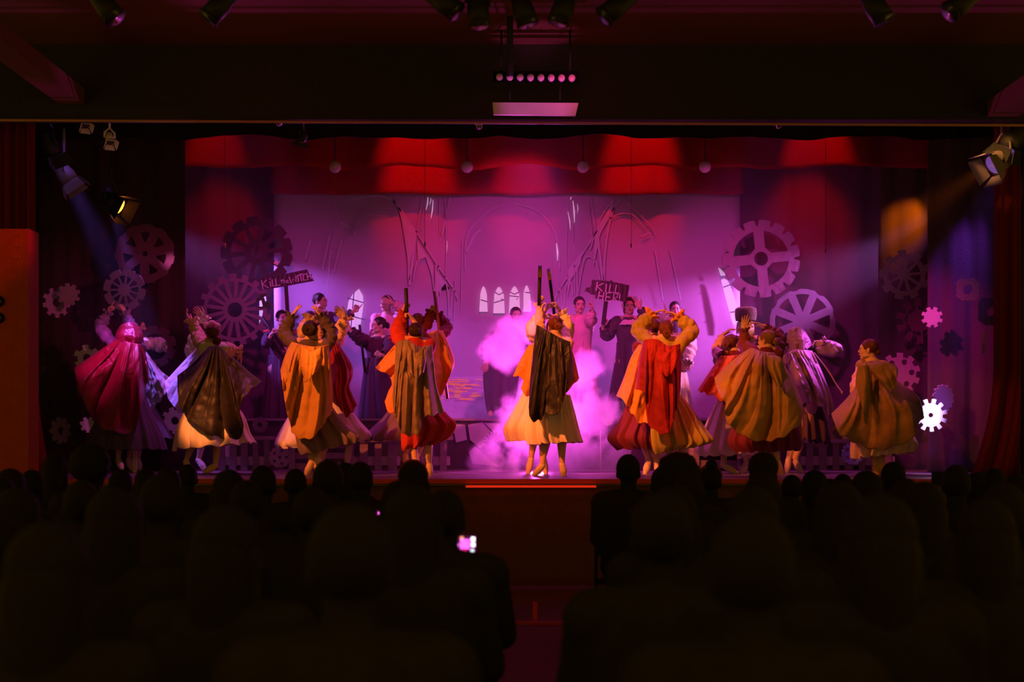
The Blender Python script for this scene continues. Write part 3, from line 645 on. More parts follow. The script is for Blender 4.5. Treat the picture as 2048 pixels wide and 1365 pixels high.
def skirt(m, parent, Y, secs, folds=16, amp=.03, seed=1, ragged=.012, depth=.85, name='skirt', lbl=None):
    """full flared skirt; secs are (row, left, right[, row shift left, row shift right]) down to the hem"""
    g = G(); U, V = 200, 46
    S = [tuple(s)+(0, 0)[:max(0, 5-len(s))] if len(s) < 5 else tuple(s) for s in secs]
    q = bez([(s[0], s[1], s[2]) for s in S], 10); sh = bez([(s[3], s[4], 0) for s in S], 10); n = len(q)-1
    for j in range(V+1):
        t = j/V*n; i0 = min(int(t), n-1); c = q[i0].lerp(q[i0+1], t-i0); h = sh[i0].lerp(sh[i0+1], t-i0); v = j/V
        cx = (c[1]+c[2])/2; hw = (c[2]-c[1])/2; Wm = hw*Y/F
        for i in range(U):
            a = 2*PI*i/U; ph = folds*a+3*nz(math.cos(a)*1.3, math.sin(a)*1.3, seed*2.2+v*.5)
            k = amp*v**.7*(pleat(ph)*.8+.4*math.sin(ph*1.7+seed))/max(Wm, .1)
            k += .25*ragged/max(Wm, .1)*math.sin(folds*3.3*a)*v**10
            k = max(-.5, min(.35, k)); e = abs(math.cos(a))**3     # keep the outline where the photo has it
            rx = 1+k*(1-.75*e); ry = 1+k
            px = cx+hw*math.cos(a)*rx; dy = -Wm*depth*math.sin(a)*ry
            py = c[0]+h[0]*(1-math.cos(a))/2+h[1]*(1+math.cos(a))/2+(ragged*160)*v**8*math.sin(ph*1.0+2)*.7+ragged*200*v**6*nz(math.cos(a)*2, math.sin(a)*2, seed)
            g.v.append(tuple(P(px, py, Y+dy)))
    g.f = [(j*U+i, j*U+(i+1) % U, (j+1)*U+(i+1) % U, (j+1)*U+i) for j in range(V) for i in range(U)]
    o = g.build(name, m, parent, solid=.004)
    if lbl: o['label'] = lbl
    return o

def sleeve(m, parent, pts, rad, seed=1, cuff=None, wr=.16, name='sleeve'):
    q = bez(pts, 14); n = len(q); R = bez([(r, 0, 0) for r in rad], 10); g = G(); N = 26
    up = None
    for i, p in enumerate(q):
        t = i/(n-1); r = R[min(int(t*(len(R)-1)), len(R)-1)].x
        d = (q[min(i+1, n-1)]-q[max(i-1, 0)]).normalized()
        if up is None: up = d.orthogonal()
        a = (up-d*up.dot(d)).normalized(); up = a; b = d.cross(a)
        for k in range(N):
            s = 2*PI*k/N
            rr = r*(1+wr*(math.sin(t*34+3*nz(math.cos(s), math.sin(s), seed)*2.5)*.55+nz(math.cos(s)*1.5, math.sin(s)*1.5+seed, t*9)))
            g.v.append(tuple(p+(a*math.cos(s)+b*math.sin(s))*rr))
    g.f = [(i*N+k, i*N+(k+1) % N, (i+1)*N+(k+1) % N, (i+1)*N+k) for i in range(n-1) for k in range(N)]
    o = g.build(name, m, parent, solid=.004)
    if cuff:
        d = (q[-1]-q[-4]).normalized(); a = d.orthogonal().normalized(); b = d.cross(a); g = G(); K = 60
        for j in range(7):
            t = j/6; r = rad[-1]*.8+(cuff)*t**.8
            for k in range(K):
                s = 2*PI*k/K; rr = r*(1+.20*t*math.sin(s*9+seed)); g.v.append(tuple(q[-1]+d*(.055*t-.01+.012*t*math.sin(s*9+1))+(a*math.cos(s)+b*math.sin(s))*rr))
        g.f = [(i*K+k, i*K+(k+1) % K, (i+1)*K+(k+1) % K, (i+1)*K+k) for i in range(6) for k in range(K)]
        g.build('cuff', m, o, solid=.003)
    return o

def face_parts(M, body):
    for s in (-1, 1):
        e = G().ell((s*.030, .0875, -.001), (.0145, .008, .0085), 12); e.v = [tuple(M @ Vector(v)) for v in e.v]; eo = e.build('eye', EYEW, body)
        e = G().ell((s*.030, .0940, -.001), (.0068, .004, .0068), 10); e.v = [tuple(M @ Vector(v)) for v in e.v]; e.build('iris', IRIS, eo)
        e = G().caps((s*.014, .098, .017), (s*.046, .084, .019), .0035, .0025, 8); e.v = [tuple(M @ Vector(v)) for v in e.v]; e.build('eyebrow', BROW, body)
    e = G(); e.caps((-.018, .096, -.050), (0, .1015, -.048), .004, .005, 8); e.caps((.018, .096, -.050), (0, .1015, -.048), .004, .005, 8); e.caps((-.012, .098, -.057), (.012, .098, -.057), .0055, .0055, 8)
    e.v = [tuple(M @ Vector(v)) for v in e.v]; e.build('lips', LIP, body)

def hair_parts(M, body, col, bun=True, cap=1.0, strands=True, bunat=(0, -.128, .005), br=.038, long=False):
    hm = HAIRS[col]; g = G()
    g.ell((0, -.020, .036), (.079*cap, .094*cap, .088*cap), 40); 
    if long: g.ell((0, -.055, -.05), (.072, .055, .085), 24)
    V_ = []
    for v in g.v:
        v = Vector(v); k = math.atan2(v.x, v.z+.02); v *= 1+.006*math.sin(k*44+v.y*30); V_.append(tuple(M @ v))
    g.v = V_; h = g.build('hair', hm, body)
    if bun:
        c = Vector(bunat); g = G(); pts = []; n = 90
        for i in range(n+1):
            a = i/n*2*PI*2.6; r = br*(1-.75*i/n); pts.append(c+Vector((r*math.cos(a), -.004-.020*(i/n), r*math.sin(a))))
        g.tube(pts, [br*.36*(1-.3*i/n) for i in range(n+1)], 10); g.ell(c+Vector((0, .012, 0)), (br*.8, br*.6, br*.8), 16)
        g.v = [tuple(M @ Vector(v)) for v in g.v]; g.build('bun', hm, h)
    return h

def person(name_label, Y, head, pelvis, yaw=0, pitch=0, roll=0, byaw=None, shoulders=None, arms=(), legs=(), hair='dark', bun=True, bunat=(0, -.128, .005), br=.038, face=False, s=1.0, headlen=None, bodice=None, hood=False, sw=.165, shoe=None, cap=1.0, long=False, group=None, hy=0, floor=STAGE, lean=None):
    """builds the continuous body with head, hands and feet; returns the thing and its anchor points"""
    byaw = yaw if byaw is None else byaw
    H = P(head[0], head[1], Y+hy); Pv = P(pelvis[0], pelvis[1], Y)
    root = empty('person', (Pv.x, Y, floor)); tag(root, name_label, 'person', group)
    fw = Vector((math.sin(math.radians(byaw)), math.cos(math.radians(byaw)), 0)); rt = Vector((fw.y, -fw.x, 0))
    nb = H-Vector((0, 0, .17*s))-fw*.015; nb = nb.lerp(Vector((Pv.x, Y, nb.z)), .25)
    if shoulders: SL, SR = [P(q[0], q[1], Y+(q[2] if len(q) > 2 else 0)) for q in shoulders]; nb = (SL+SR)/2+Vector((0, 0, .045))
    else: SL = nb-rt*sw*s-Vector((0, 0, .04)); SR = nb+rt*sw*s-Vector((0, 0, .04))
    ch = nb.lerp(Pv, .35)+fw*.01; wa = nb.lerp(Pv, .70)
    g = G(); MH = Matrix.Translation(H) @ Matrix.Rotation(-math.radians(yaw), 4, 'Z') @ Matrix.Rotation(math.radians(pitch), 4, 'X') @ Matrix.Rotation(math.radians(roll), 4, 'Y') @ Matrix.Scale(s, 4)
    g.caps(MH @ Vector((0, -.02, -.05)), nb, .050*s, .056*s); g.caps(nb, SL, .05, .056); g.caps(nb, SR, .05, .056)
    g.caps(nb, ch, .08, .105); g.caps(SL.lerp(nb, .4)+fw*0, ch-rt*.05, .07, .09); g.caps(SR.lerp(nb, .4), ch+rt*.05, .07, .09)
    g.caps(ch-rt*.03, wa-rt*.02, .10, .088); g.caps(ch+rt*.03, wa+rt*.02, .10, .088); g.caps(wa, Pv, .095, .108); g.caps(Pv-rt*.05, Pv+rt*.05, .105, .105)
    small = G(); armout = []
    for ar in arms:
        side = ar['s']; S = SL if side < 0 else SR
        def lim(A, px, L):
            B = P(px[0], px[1], A.y); d = (B-A).length
            dy = px[2] if len(px) > 2 else math.sqrt(max(0, L*L-d*d))*.75*(1 if fw.y > 0 else -1)
            return P(px[0], px[1], A.y+dy)
        E = lim(S, ar['e'], .28*s); Wp = lim(E, ar['w'], .25*s) if len(ar['w']) < 3 else P(ar['w'][0], ar['w'][1], E.y+ar['w'][2])
        Tp = P(ar['t'][0], ar['t'][1], Wp.y+(ar['t'][2] if len(ar['t']) > 2 else 0))
        g.caps(S, E, .052*s, .040*s); g.caps(E, Wp.lerp(E, .3), .041*s, .034*s); g.caps(Wp.lerp(E, .3), Wp, .034*s, .025*s)
        d = (Tp-Wp).normalized(); pn = Vector(ar.get('p', (0, 1, 0)))
        MM = Matrix.Translation(Wp) @ frame(d, pn) @ Matrix.Scale(s*1.02, 4)
        if side < 0: MM = MM @ Matrix.Scale(-1, 4, (1, 0, 0))
        small.mesh(HANDS[ar.get('h', 'open')], MM, side < 0); armout.append((side, S, E, Wp, Tp, MM))
    legout = []
    for lg in legs:
        side = lg['s']; hp = Pv+rt*.085*side-Vector((0, 0, .05)); A = P(lg['a'][0], lg['a'][1], Y+(lg['a'][2] if len(lg['a']) > 2 else 0)); T = P(lg['t'][0], lg['t'][1], Y+(lg['t'][2] if len(lg['t']) > 2 else 0))
        K = P(lg['k'][0], lg['k'][1], Y+(lg['k'][2] if len(lg['k']) > 2 else .05)) if 'k' in lg else hp.lerp(A, .5)+fw*.04
        g.caps(hp, K, .085*s, .056*s); g.caps(K, K.lerp(A, .35), .055*s, .056*s); g.caps(K.lerp(A, .35), A, .056*s, .032*s)
        hl = A+(A-K).normalized()*.035; d = T-hl
        g.caps(A, hl, .034*s, .030*s); g.caps(hl, hl+d*.6, .032*s, .038*s); g.caps(hl+d*.6, T, .037*s, .022*s); legout.append((hl, T, A))
    bm = remesh(g, .013, 3); G2 = G().mesh(bm)
    G2.mesh(HEADM, MH); G2.add(small.v, small.f)
    body = G2.build('body', SKIN, root)
    if face: face_parts(MH, body)
    if hair: hair_parts(MH, body, hair, bun, cap, bunat=bunat, br=br, long=long)
    if bodice:
        g = G(); q = .017
        g.caps(nb-Vector((0, 0, .05)), ch, .09+q, .11+q); g.caps(SL.lerp(nb, .12), ch-rt*.05, .066+q, .09+q); g.caps(SR.lerp(nb, .12), ch+rt*.05, .066+q, .09+q)
        g.caps(SL.lerp(nb, .1), SR.lerp(nb, .1), .054+q, .054+q)
        g.caps(ch-rt*.03, wa-rt*.02, .10+q, .09+q); g.caps(ch+rt*.03, wa+rt*.02, .10+q, .09+q); g.caps(wa, Pv, .095+q, .10+q)
        G().build('bodice', bodice, root, True, remesh(g, .015, 3))
    for k, (hl, T, A) in enumerate(legout):
        if shoe:
            d = T-hl; g = G(); g.caps(hl+d*.02, hl+d*.6, .037*s, .042*s); g.caps(hl+d*.6, T, .041*s, .027*s); G().build('shoe', shoe, root, True, remesh(g, .009, 2))
    return dict(root=root, body=body, SL=SL, SR=SR, H=H, MH=MH, arms=armout, nb=nb, Pv=Pv, fw=fw, rt=rt)
def arm(s, e, w, t, h='open', p=(0, 1, 0)): return dict(s=s, e=e, w=w, t=t, h=h, p=p)
def leg(s, a, t, k=None):
    d = dict(s=s, a=a, t=t)
    if k: d['k'] = k
    return d
def dress_arms(pp, m, rad=(.075, .072, .066, .06, .062, .05), cuff=.03, only=None, upto=.93, seed=1, cm=None):
    for i, (side, S, E, Wp, Tp, MM) in enumerate(pp['arms']):
        if only is not None and side != only: continue
        o = sleeve(m, pp['root'], [S.lerp(pp['nb'], .15), S.lerp(E, .5), E, E.lerp(Wp, .5), E.lerp(Wp, upto)], rad, seed+i, cuff)
        if cm:
            for c in o.children: c.data.materials[0] = cm
def stick(p0, p1, label, r=.016, band=True, tip=None, m=None):
    a, b = p0, p1; t = empty('wooden_staff', b); tag(t, label, 'staff', 'staffs carried by the villagers')
    G().tube([a, b], r, 12).build('shaft', m or mat('staff_black', (.03, .02, .02), .5), t)
    if band:
        d = (b-a).normalized(); G().tube([a+d*.03, a+d*.13], r*1.18, 12).build('band', mat('staff_gold', (.75, .42, .10), .35, metal=.3), t)
    return t

# ================================================================== the dancers
WHT = fabric('cotton_white', (.82, .72, .70), .85); PINKC = fabric('cotton_pink', (.80, .42, .50), .85); CREAM = fabric('cotton_cream', (.88, .72, .58), .85)
CRIM = fabric('satin_crimson', (.26, .008, .03), .42, .4); BLK = fabric('satin_black', (.022, .018, .020), .5, .3); OCH = fabric('wool_ochre', (.55, .30, .08), .7, .1)
REDW = fabric('wool_red', (.34, .018, .018), .7); OLV = fabric('satin_olive', (.27, .22, .16), .45, .6); ORG = fabric('wool_orange', (.68, .26, .06), .7)
OLD = fabric('cotton_olive', (.42, .34, .07), .8); MUS = fabric('wool_mustard', (.34, .22, .05), .55, .5); DRK = fabric('wool_charcoal', (.10, .07, .09), .8)
MAR = fabric('cotton_maroon', (.16, .015, .05), .8); GRV = fabric('cotton_grey_violet', (.24, .17, .22), .8); GRYC = fabric('cape_grey', (.50, .46, .52), .7); PUR = fabric('cape_plum', (.40, .22, .34), .5, .5)
BRC = fabric('cape_brown', (.30, .18, .06), .6, .25); SHOE = mat('ballet_shoe', (.78, .55, .48), .5, .1, 30, .05); DPUR = fabric('wool_dark_plum', (.10, .05, .09), .75)
REDD = fabric('cotton_red', (.45, .035, .03), .85)

# --- the hooded crimson dancer and her partner
b = person('dancer in profile, one pale arm held out, beside the crimson hooded one', 17.6, (275, 655), (268, 790), yaw=82, byaw=60, arms=[arm(1, (306, 688), (330, 692, -.05), (341, 706), 'relax', (0, 0, -1))],
           legs=[leg(-1, (258, 915), (262, 938)), leg(1, (276, 915), (280, 939))], hair='dark', bun=False, face=True, bodice=GRV, shoe=SHOE)
dress_arms(b, WHT, (.085, .08, .075, .08, .085, .05), .03, seed=3)
skirt(DRK, b['root'], 17.6, [(790, 235, 300), (830, 225, 320), (878, 212, 346)], 14, .03, 3)
cloth('cape', GRYC, b['root'], 17.35, [(280, 698), (292, 703)], [(280, 698), (282, 750), (284, 800)], [(284, 800), (290, 812), (303, 818), (328, 792), (340, 757)], [(292, 703), (318, 738), (340, 757)], .12, 5, .03, 5)
a = person('dancer in a hooded crimson cape, both hands raised, farthest left on stage', 17.0, (258, 664), (250, 800), yaw=-15, pitch=18, byaw=0,
           arms=[arm(-1, (201, 652), (214, 628, 0), (224, 606), 'point', (1, 0, 0)), arm(1, (262, 655), (252, 630, 0), (241, 607), 'relax', (-1, .3, 0))],
           legs=[leg(-1, (237, 915), (244, 938, -.1)), leg(1, (269, 915), (269, 944, -.08))], hair=None, bodice=DPUR, shoe=SHOE)
dress_arms(a, fabric('sleeve_violet', (.30, .2, .42), .7), (.06, .07, .075, .07, .06, .04), .03, seed=5)
skirt(DRK, a['root'], 17.0, [(790, 215, 290), (830, 196, 306), (870, 178, 325), (900, 172, 335)], 14, .03, 2)
cloth('cape', CRIM, a['root'], 16.85, [(236, 676), (255, 684), (284, 690)], [(236, 676), (196, 704), (149, 736)], [(149, 736), (158, 782), (175, 820), (208, 858), (246, 867), (271, 857), (285, 802), (298, 756)], [(284, 690), (294, 720), (298, 756)], .34, 7, .07, 7, gather=.25)
cloth('hood', CRIM, a['root'], 16.93, [(233, 664), (243, 650), (262, 645), (280, 655)], [(233, 664), (231, 676)], [(231, 676), (247, 682), (266, 690), (283, 688)], [(280, 655), (287, 672), (283, 688)], .19, 3, .02, 71, U=90, V=60, btop=.5, rough=.004)

# --- black cape over peach skirt, partner in a violet lit cape
b = person('dancer mostly hidden behind the black cape at left, violet lit cape flung out', 17.3, (405, 668), (405, 790), yaw=10, arms=[arm(-1, (398, 652), (408, 636, 0), (391, 619), 'open', (0, -1, 0))],
           legs=[leg(1, (398, 915), (411, 941, -.05))], bodice=WHT, shoe=SHOE)
dress_arms(b, WHT, seed=8)
cloth('cape', GRYC, b['root'], 17.1, [(400, 690), (425, 705)], [(400, 690), (364, 727), (328, 767)], [(328, 767), (338, 800), (356, 824), (380, 826), (420, 820)], [(425, 705), (424, 760), (420, 820)], .16, 6, .045, 4)
cloth('sash', GRYC, b['root'], 16.95, [(398, 692), (408, 696)], [(398, 692), (378, 718), (374, 738)], [(374, 738), (378, 741), (383, 738)], [(408, 696), (388, 722), (383, 738)], .03, 2, .01, 4, U=20, V=30)
c = person('dancer with low bun in a black cape and peach skirt, left arm flung up', 16.3, (426, 668), (425, 800), yaw=-18, pitch=22, roll=-14, byaw=-5, shoulders=((406, 694), (448, 700)),
           arms=[arm(-1, (394, 668), (384, 644, 0), (368, 623), 'relax', (1, 0, -.3)), arm(1, (462, 702), (476, 704, 0), (484, 722), 'relax', (0, 0, -1))],
           legs=[leg(-1, (374, 918), (378, 942)), leg(1, (431, 926), (410, 944, -.05))], hair='auburn', bodice=WHT, shoe=SHOE, bunat=(.02, -0.122, -.055), br=.042)
dress_arms(c, fabric('sleeve_peach', (.85, .5, .42), .85), (.085, .085, .08, .07, .06, .04), .045, seed=9)
g = G()
for k, (px, py) in enumerate(((415, 652), (424, 648), (434, 653), (420, 660))):
    g.ell(P(px, py, 16.55), (.05, .04, .045), 14)
G().build('ruffled_collar', PINKC, c['root'], True, remesh(g, .01, 2))
skirt(CREAM, c['root'], 16.3, [(790, 395, 455), (830, 366, 487), (866, 352, 500), (896, 346, 512, 4, -10)], 13, .05, 6, .02)
cloth('cape', BLK, c['root'], 16.15, [(418, 694), (436, 692), (450, 704)], [(418, 694), (385, 728), (355, 752)], [(355, 752), (358, 806), (376, 838), (407, 864), (437, 875), (478, 877), (487, 858), (480, 816), (498, 784), (524, 764)], [(450, 704), (474, 722), (497, 743), (524, 764)], .34, 9, .065, 11, gather=.3)

# --- ochre cape with partner in red
b = person('dancer in a red cape and ruffled peach sleeves behind the ochre caped one', 16.6, (640, 662), (650, 800), yaw=170, byaw=178, arms=[arm(1, (607, 662), (620, 638, .05), (650, 625), 'open', (0, 0, -1)), arm(-1, (680, 668), (690, 634, -.03), (674, 620), 'relax', (0, -1, 0))],
           shoulders=((670, 690), (618, 690)), legs=[leg(1, (697, 890, .1), (694, 926, .2), (690, 850, .1)), leg(-1, (645, 915), (640, 940))], hair='auburn', bun=False, bodice=PINKC, shoe=SHOE)
for side, S, E, Wp, Tp, MM in b['arms']: sleeve(fabric('sleeve_cream', (.85, .58, .40), .85), b['root'], [S, S.lerp(E, .5), E, E.lerp(Wp, .5), E.lerp(Wp, .85)], (.075, .085, .075, .07, .07, .05), 4, .055, wr=.16)
skirt(WHT, b['root'], 16.7, [(800, 604, 690), (840, 573, 718), (880, 551, 743, 4, -10), (893, 556, 735, 4, -10)], 14, .04, 12, .02)
cloth('cape', REDW, b['root'], 16.45, [(650, 686), (665, 680), (676, 688)], [(650, 686), (652, 740), (656, 790)], [(656, 790), (668, 808), (684, 822), (696, 834), (714, 812)], [(676, 688), (702, 728), (705, 752), (699, 775), (714, 812)], .25, 5, .05, 13)
e = person('dancer with swirled bun in an ochre cape, both charcoal sleeved arms raised', 15.8, (621, 664), (622, 800), yaw=3, pitch=4,
           shoulders=((584, 690), (656, 694)), arms=[arm(-1, (570, 664), (583, 634, 0), (604, 601), 'ballet', (1, .3, 0)), arm(1, (661, 664), (644, 634, 0), (621, 601), 'ballet', (-1, .3, 0))],
           legs=[leg(-1, (622, 920), (612, 950, -.02)), leg(1, (636, 912), (634, 948, .02))], hair='dark', bodice=DRK, shoe=SHOE, cap=1.05, bunat=(0, -0.120, .02), br=.062)
dress_arms(e, DRK, (.07, .075, .078, .072, .066, .045), .035, seed=14)
skirt(GRV, e['root'], 15.8, [(800, 590, 655), (850, 590, 690), (880, 596, 716, 14, -10), (905, 602, 716, 4, -20)], 13, .05, 15, .012)
cloth('cape', OCH, e['root'], 15.65, [(584, 684), (604, 690), (628, 694), (657, 690)], [(584, 684), (573, 704), (561, 741)], [(561, 741), (567, 786), (575, 830), (586, 867), (607, 879), (628, 873), (646, 850), (664, 822)], [(657, 690), (662, 740), (665, 785), (664, 822)], .30, 8, .055, 16, gather=.3)
cloth('hood', OCH, e['root'], 15.30, [(604, 690), (622, 703), (642, 694)], [(604, 690), (601, 722), (606, 752)], [(606, 752), (615, 764), (628, 750), (637, 738)], [(642, 694), (646, 716), (637, 738)], .12, 3, .03, 17, U=60, V=40, rough=.003, btop=.2)

# --- grey olive cape with staff, partner in orange with staff
b = person('dancer in an orange cape gripping a staff, facing out behind the grey caped dancer', 16.6, (837, 648), (838, 800), yaw=20, shoulders=((800, 690), (880, 680)), arms=[arm(-1, (852, 652), (862, 628, 0), (872, 606), 'grip', (0, -1, 0)), arm(1, (894, 656), (878, 634, 0), (870, 606), 'grip', (-1, 0, 0))],
           legs=[leg(-1, (812, 905), (815, 944)), leg(1, (835, 915), (835, 945))], hair='auburn', bun=False, bodice=MAR, shoe=SHOE)
dress_arms(b, MAR, only=1, seed=3); dress_arms(b, MAR, only=-1, seed=4)
stick(P(869, 583, 16.52), P(895, 798, 16.72), 'long dark red staff held by the orange caped dancer, running down behind her cape', .018, False, m=mat('staff_red', (.25, .04, .03), .5))
skirt(GRV, b['root'], 16.8, [(800, 790, 860), (836, 765, 890), (866, 735, 900), (882, 731, 890)], 14, .035, 9)
cloth('cape', ORG, b['root'], 16.45, [(790, 690), (830, 684), (862, 664), (884, 661)], [(790, 690), (771, 712), (751, 736)], [(751, 736), (784, 762), (771, 806), (790, 828), (850, 800), (882, 790), (889, 766)], [(884, 661), (900, 696), (908, 730), (889, 766)], .22, 7, .06, 19)
k = person('dancer in a grey olive cape and red dress gripping a black staff, seen from behind', 15.7, (832, 668), (832, 800), yaw=8, shoulders=((800, 686), (862, 692)), arms=[arm(-1, (797, 660), (806, 624, .02), (812, 602), 'grip', (1, 0, 0)), arm(1, (842, 668), (826, 640, 0), (813, 622), 'grip', (-1, 0, 0))],
           legs=[leg(-1, (829, 914), (836, 948, .05)), leg(1, (858, 925), (859, 955, -.03))], hair='dark', bodice=REDD, shoe=SHOE, bunat=(.035, -0.117, .02), br=.038)
dress_arms(k, REDD, (.08, .085, .085, .08, .06, .04), .02, only=-1, upto=.8, seed=21); dress_arms(k, REDD, (.07, .06, .05, .045, .04, .04), .0, only=1, upto=.4, seed=22)
stick(P(812, 577, 15.78), P(815, 668, 15.95), 'short black staff raised in the hands of the grey caped dancer', .021, False)
skirt(REDD, k['root'], 15.8, [(800, 800, 870), (830, 800, 895), (855, 803, 912, 6, -6), (880, 804, 900, 12, -6), (896, 806, 872, 4, -8)], 14, .05, 21, .02)
cloth('cape', OLV, k['root'], 15.55, [(793, 684), (815, 680), (838, 694), (864, 690)], [(793, 684), (790, 730), (785, 800)], [(785, 800), (791, 834), (805, 867), (820, 872), (838, 866), (847, 838), (871, 830), (888, 824)], [(864, 690), (868, 730), (873, 773), (888, 824)], .28, 8, .06, 23, gather=.3)
cloth('hood', OLV, k['root'], 15.22, [(815, 688), (832, 706), (851, 690)], [(815, 688), (814, 715), (818, 745)], [(818, 745), (832, 756), (847, 745)], [(851, 690), (852, 715), (847, 745)], .10, 4, .03, 24, U=60, V=40, rough=.003, btop=.2)

# --- the centre pair
b = person('dancer in orange cape and yellow skirt behind the centre one, both hands on a staff', 16.3, (1106, 660), (1090, 800), yaw=175, byaw=170, shoulders=((1132, 684), (1072, 684)), arms=[arm(-1, (1134, 652), (1118, 620, 0), (1106, 598), 'grip', (-1, 0, 0)), arm(1, (1066, 656), (1090, 622, -.02), (1102, 600), 'grip', (1, 0, 0))],
           legs=[leg(-1, (1088, 912), (1092, 946)), leg(1, (1063, 912), (1056, 947))], hair='auburn', bodice=CREAM, shoe=SHOE)
dress_arms(b, CREAM, (.075, .08, .08, .075, .07, .045), .05, upto=.62, seed=25)
stick(P(1097, 538, 16.25), P(1109, 632, 16.25), 'dark staff with an orange tip raised at the centre, right one of the crossed two', .018)
skirt(CREAM, b['root'], 16.45, [(780, 1048, 1130), (820, 1028, 1140), (856, 1009, 1150, 0, 0), (882, 1014, 1140)], 14, .05, 26, .012)
cloth('cape', ORG, b['root'], 16.2, [(1058, 690), (1090, 690), (1140, 690)], [(1058, 690), (1040, 722), (1026, 753)], [(1026, 753), (1046, 760), (1043, 781), (1062, 793), (1120, 786), (1142, 776), (1158, 757)], [(1140, 690), (1150, 722), (1158, 757)], .15, 6, .04, 27)
m_ = person('centre dancer in a black cape and peach skirt, one arm straight up', 15.75, (1111, 654), (1104, 800), yaw=15, shoulders=((1086, 682), (1136, 690)), arms=[arm(-1, (1080, 650), (1079, 612, 0), (1078, 580), 'grip', (1, 0, 0)), arm(1, (1128, 664), (1108, 640, .05), (1088, 618), 'grip', (-1, 0, 0))],
           legs=[leg(-1, (1085, 926), (1068, 951, -.02)), leg(1, (1124, 924), (1128, 952, .0))], hair='auburn', bodice=PINKC, shoe=SHOE, bunat=(.055, -0.114, -.005), br=.036)
dress_arms(m_, fabric('sleeve_pink', (.82, .50, .45), .85), (.06, .058, .055, .05, .045, .035), .035, only=-1, upto=.9, seed=28)
dress_arms(m_, fabric('sleeve_pink', (.82, .50, .45), .85), (.06, .058, .055, .05, .045, .035), .035, only=1, upto=.9, seed=29)
stick(P(1080, 532, 15.75), P(1078, 612, 15.75), 'black staff with a gold tip raised at the centre, left one of the crossed two', .020)
skirt(fabric('cotton_peach', (.90, .74, .66), .85), m_['root'], 15.8, [(790, 1066, 1140), (830, 1056, 1150), (866, 1050, 1158, 0, 0), (889, 1056, 1164, 0, -4)], 16, .05, 30, .012)
cloth('cape', BLK, m_['root'], 15.6, [(1074, 650), (1094, 661), (1118, 675), (1140, 684)], [(1074, 650), (1068, 690), (1063, 735), (1059, 781)], [(1059, 781), (1060, 836), (1079, 841), (1092, 829), (1117, 827), (1128, 796), (1146, 758)], [(1140, 684), (1144, 720), (1146, 758)], .26, 7, .055, 31, gather=.35)

# --- red cape over olive dress, partner in orange and maroon
b = person('dancer in an orange cape and maroon skirt, left of the red caped one', 16.3, (1306, 660), (1290, 800), yaw=-10, arms=[], legs=[leg(-1, (1296, 918), (1290, 948)), leg(1, (1312, 918), (1317, 948))], hair='auburn', bun=False, bodice=MAR, shoe=SHOE)
skirt(MAR, b['root'], 16.3, [(800, 1255, 1320), (840, 1240, 1330), (876, 1215, 1335), (898, 1233, 1330, 0, 0)], 15, .045, 33, .02)
cloth('cape', ORG, b['root'], 16.1, [(1278, 690), (1300, 684), (1325, 690)], [(1278, 690), (1262, 716), (1248, 756), (1233, 792)], [(1233, 792), (1250, 806), (1266, 830), (1282, 847), (1305, 844), (1325, 830)], [(1325, 690), (1328, 760), (1325, 830)], .24, 5, .05, 34)
t = person('dancer in a red cape and olive dress, arms curved into a ring above her head', 15.75, (1331, 664), (1334, 800), yaw=0, shoulders=((1294, 686), (1364, 688)), arms=[arm(-1, (1277, 658), (1303, 628, 0), (1328, 619), 'ballet', (0, 0, -1)), arm(1, (1383, 660), (1357, 632, 0), (1325, 619), 'ballet', (0, 0, -1))],
           legs=[leg(-1, (1340, 915), (1342, 950)), leg(1, (1366, 912), (1370, 948))], hair='auburn', bodice=OLD, shoe=SHOE, bunat=(0, -0.122, -.03), br=.042)
dress_arms(t, OLD, (.07, .075, .082, .08, .075, .05), .05, upto=.88, seed=35, cm=fabric('frill_orange', (.8, .32, .1), .85))
skirt(OLD, t['root'], 15.8, [(790, 1316, 1362), (820, 1312, 1385), (855, 1303, 1408), (882, 1306, 1425, 10, 0), (902, 1312, 1400, 6, -10)], 15, .055, 36, .012)
cloth('cape', REDW, t['root'], 15.6, [(1288, 680), (1314, 679), (1336, 692), (1360, 688)], [(1288, 680), (1279, 722), (1271, 780)], [(1271, 780), (1287, 783), (1292, 823), (1301, 854), (1325, 869), (1339, 864), (1349, 832), (1360, 784)], [(1360, 688), (1362, 730), (1360, 784)], .28, 7, .06, 37, gather=.35)
cloth('hood', REDW, t['root'], 15.28, [(1318, 694), (1330, 706), (1352, 692)], [(1318, 694), (1312, 715), (1318, 742)], [(1318, 742), (1334, 752), (1350, 738)], [(1352, 692), (1356, 715), (1350, 738)], .10, 3, .03, 38, U=60, V=40, rough=.003, btop=.2)

